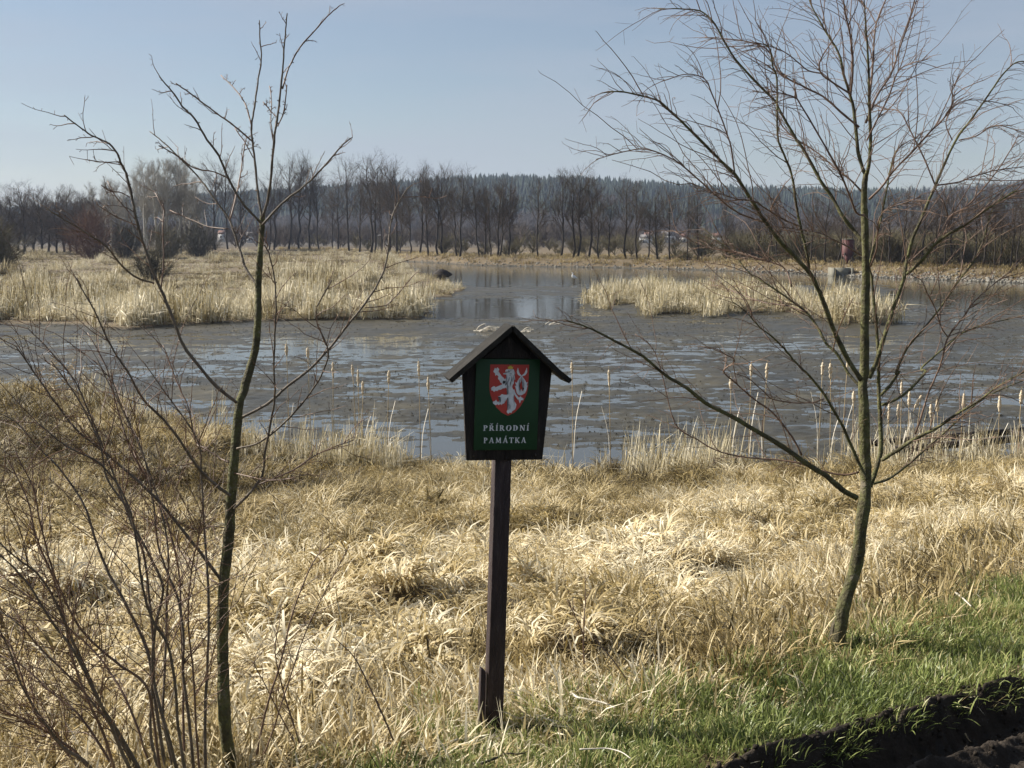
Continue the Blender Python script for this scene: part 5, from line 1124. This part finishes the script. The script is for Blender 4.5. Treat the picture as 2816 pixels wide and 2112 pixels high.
# ---- leafless shrub around the left tree: many stems from one stool
YS = 4.62
p = at(430, 2200, YS); sh = thing('leafless_shrub', 'many-stemmed leafless shrub with reddish twigs leaning over the pale grass', 'shrub', (p[0], YS, hgt(p[0], YS)))
T3 = Tree(sh, YS, 21); T3.thin = .8
SB = [
 (z5((600, 1760), (470, 1530), (400, 1420), (340, 1280), (280, 1150), (220, 1010), (150, 900), (60, 830), (-60, 720)), -.5, .011),
 (z5((680, 1760), (640, 1600), (610, 1400), (590, 1250), (560, 1150), (490, 1010), (430, 900), (380, 780), (340, 650), (290, 560), (230, 480), (150, 400), (60, 300), (-40, 250)), .3, .011),
 (z5((720, 1760), (650, 1500), (600, 1290), (610, 1100), (640, 960), (590, 830), (530, 720), (500, 640), (420, 520), (390, 380), (300, 200), (200, 60)), -.3, .010),
 (z5((770, 1760), (740, 1450), (720, 1300), (720, 1150), (700, 1000), (660, 900), (620, 780), (600, 600), (560, 420), (480, 250), (380, 60)), .4, .010),
 (z5((810, 1760), (805, 1500), (812, 1300), (820, 1100), (815, 900), (800, 700), (790, 500), (775, 370), (660, 200), (560, 60)), .2, .010),
 (z5((420, 1760), (340, 1640), (250, 1580), (180, 1490), (120, 1400), (70, 1300), (30, 1180), (-30, 1080)), -.3, .010),
 (z5((400, 1740), (300, 1600), (200, 1530), (100, 1470), (-40, 1430)), .1, .008),
 (z5((560, 1760), (480, 1600), (430, 1480), (370, 1360), (290, 1200), (200, 1080), (120, 950), (30, 850), (-40, 800)), -.6, .010),
 (z5((590, 1760), (520, 1640), (440, 1500), (300, 1330), (170, 1200), (80, 1100), (-20, 1030)), .2, .009),
 (z5((640, 1760), (600, 1450), (570, 1330), (450, 1240), (330, 1130), (260, 1010), (200, 860), (160, 700), (130, 560), (60, 420)), -.4, .008),
 (z5((700, 1760), (660, 1560), (640, 1450), (650, 1200), (655, 1000), (660, 800), (620, 600), (550, 400), (480, 250), (430, 100)), .5, .010),
 (z5((500, 1760), (400, 1580), (300, 1440), (200, 1360), (90, 1260), (-40, 1200)), .5, .008),
 (z5((620, 1760), (560, 1560), (500, 1400), (430, 1280), (350, 1180), (250, 1100), (130, 1000), (0, 900)), .7, .008),
 (z5((740, 1760), (700, 1500), (690, 1350), (660, 1180), (600, 1080), (560, 950), (540, 800), (500, 620), (400, 470), (270, 400), (140, 300)), -.7, .009),
 (z5((790, 1760), (770, 1500), (760, 1300), (740, 1100), (750, 900), (780, 750), (800, 600)), -.2, .007),
 (zS((620, 1740), (570, 1560), (570, 1400), (580, 1250), (560, 1000), (540, 850), (480, 700), (430, 560), (380, 430), (330, 310), (280, 200), (190, 90), (100, 0)), .1, .009),
 (zS((700, 1740), (690, 1500), (690, 1300), (680, 1100), (670, 900), (600, 650), (500, 480), (440, 300), (400, 150), (330, 20)), .6, .008),
 (zS((360, 1740), (250, 1600), (150, 1480), (90, 1340), (40, 1200), (-20, 1140)), .4, .008),
 (zS((450, 1740), (400, 1560), (330, 1400), (270, 1240), (240, 1080), (200, 940), (140, 800), (100, 640), (30, 500)), -.2, .008),
]
for pix, off, r0 in SB:
    o, c, rad = T3.limb('stem', pix, YS + off * .25 + .05, YS + off, r0, .0022, M['bark_grey'] if r0 > .0085 else M['twig'], 6, .9)
    T3.twigs(o, c, rad, M['twig_red'], 5, .7, .1, .02, .15, r0=.0027, rise=.35)
    T3.twigs(o, c, rad, M['twig_red'], 30, .40, .15, .05, .15, r0=.0021, rise=.3)
# ---- thin saplings right of the left tree
def sapling(label, pix_list, Y, seed, r0=.006, nt=12, L=.25, name='sapling', mat=None):
    q = at(*pix_list[0][0], Y); o = thing(name, label, 'sapling', (q[0], Y, hgt(q[0], Y))); T = Tree(o, Y, seed)
    for k, pix in enumerate(pix_list):
        s, c, rad = T.limb('stem', pix, Y, Y + T.r.uniform(-.3, .3), r0 if k == 0 else r0 * .75, .002, mat or M['twig'], 5, .9)
        if nt: T.twigs(s, c, rad, M['twig_red'], nt, L, .1, .03, .25, r0=.0022)
    return o
sapling('thin leafless sapling leaning right from the foot of the slender tree', [z5((990, 1700), (1040, 1450), (1100, 1250), (1150, 1050), (1230, 850), (1300, 780)), z5((1010, 1650), (1060, 1550), (1140, 1300), (1220, 1080), (1371, 790))], 4.95, 31)
sapling('forked leafless switch arching between the slender tree and the sign', [z5((1200, 1640), (1150, 1480), (1110, 1350), (1080, 1200), (1100, 1080)), z5((1195, 1630), (1100, 1450), (1040, 1330), (990, 1240))], 5.05, 33, .005, 9)
def zP(*p): return [(900 + x / 1.8188, 1200 + y / 1.8188) for x, y in p]
sapling('dead brown stalk leaning left of the sign post', [zP((330, 1520), (280, 1400), (200, 1230), (130, 1100), (40, 1010))], 5.0, 35, .005, 5, .15)
sapling('upright dead weed stalk just right of the sign post', [zP((1285, 1180), (1282, 1000), (1290, 830), (1290, 680)), zP((1285, 1000), (1240, 900), (1200, 820))], 6.2, 37, .005, 6, .12, 'dead_weed')
sapling('pair of crossed dead stalks on the flattened straw', [zP((1500, 1220), (1430, 1120), (1360, 1040), (1320, 980)), zP((1320, 1410), (1400, 1320), (1500, 1230), (1600, 1180))], 5.8, 38, .004, 0, .1, 'dead_weed')
# ---- fallen sticks lying in the grass
def stick(label, pix, z_off, r, mat, name='fallen_stick'):
    pts = []
    for px, py in pix:
        Y = 5.5
        for _ in range(12): q = on_level(px, py, hgt(*at(px, py, Y)[:2]) + z_off); Y = q[1] * .5 + Y * .5
        q = at(px, py, Y); pts.append((q[0], Y, hgt(q[0], Y) + z_off))
    pts = np.array(pts); o0 = pts[0].copy(); c = crom(pts - o0, 4)
    mb = MB(); mb.tube(c, np.linspace(r, r * .5, len(c)), 6); o = mb.build(name, mat); o.location = o0
    return tag(o, label, 'stick')
def zQ(*p): return [(1250 + x / 3.403, 1750 + y / 3.403) for x, y in p]
stick('long bleached stick lying across the foot of the sign post', zQ((-40, 990), (60, 960), (270, 938), (430, 925), (560, 905), (650, 885)), .07, .006, M['bleached'])
stick('dark thin stick arching on the grass right of the sign post', zQ((460, 890), (580, 850), (760, 832), (900, 840), (990, 855)), .06, .0045, M['bark_base'])
stick('curved white stalk lying on the straw right of the post', zQ((1100, 535), (1150, 570), (1230, 585), (1320, 605), (1420, 630), (1500, 668)), .10, .006, M['bleached'])
stick('dark crooked stick half sunk in the green grass', zQ((250, 1195), (420, 1130), (490, 1100), (600, 1105), (690, 1080)), .09, .006, M['bark_base'])
stick('pale straw stalk arching over the green grass', zQ((1170, 1060), (1300, 1055), (1430, 1052), (1560, 1085), (1650, 1145)), .12, .004, M['bleached'])
stick('slanting pale stalk beside the sign post foot', zQ((560, 370), (680, 450), (800, 570), (960, 720)), .10, .005, M['stalk'])
stick('short white stick on the straw right of the mossy tree', z7((1150, 935), (1180, 960), (1215, 995)), .08, .008, M['bleached'])
stick('short white peg of wood in the grass behind the mossy tree foot', z7((868, 1050), (872, 1075), (876, 1100)), .06, .007, M['bleached'])
stick('straw stub standing in the soil rut', [(2655, 2000), (2662, 2030), (2670, 2040)], .05, .004, M['stalk'])

# ------------------------------------------------------------------ haze
mb = MB(); mb.box((0, 925, 42), (4200, 2050, 92)); hz = mb.mesh('haze')
hm = bpy.data.materials.new('haze'); hm.use_nodes = True; hn = hm.node_tree.nodes
hn.remove(hn['Principled BSDF']); pv_ = hn.new('ShaderNodeVolumePrincipled'); pv_.inputs['Color'].default_value = (0.62, 0.74, 1.0, 1); pv_.inputs['Density'].default_value = 0.00013; pv_.inputs['Anisotropy'].default_value = 0.2
hm.node_tree.links.new(pv_.outputs[0], hn['Material Output'].inputs['Volume']); hz.materials.append(hm)
ho = bpy.data.objects.new('haze', hz); C.objects.link(ho); tag(ho, 'thin pale spring haze over the pond and the hill', 'haze', kind='stuff')
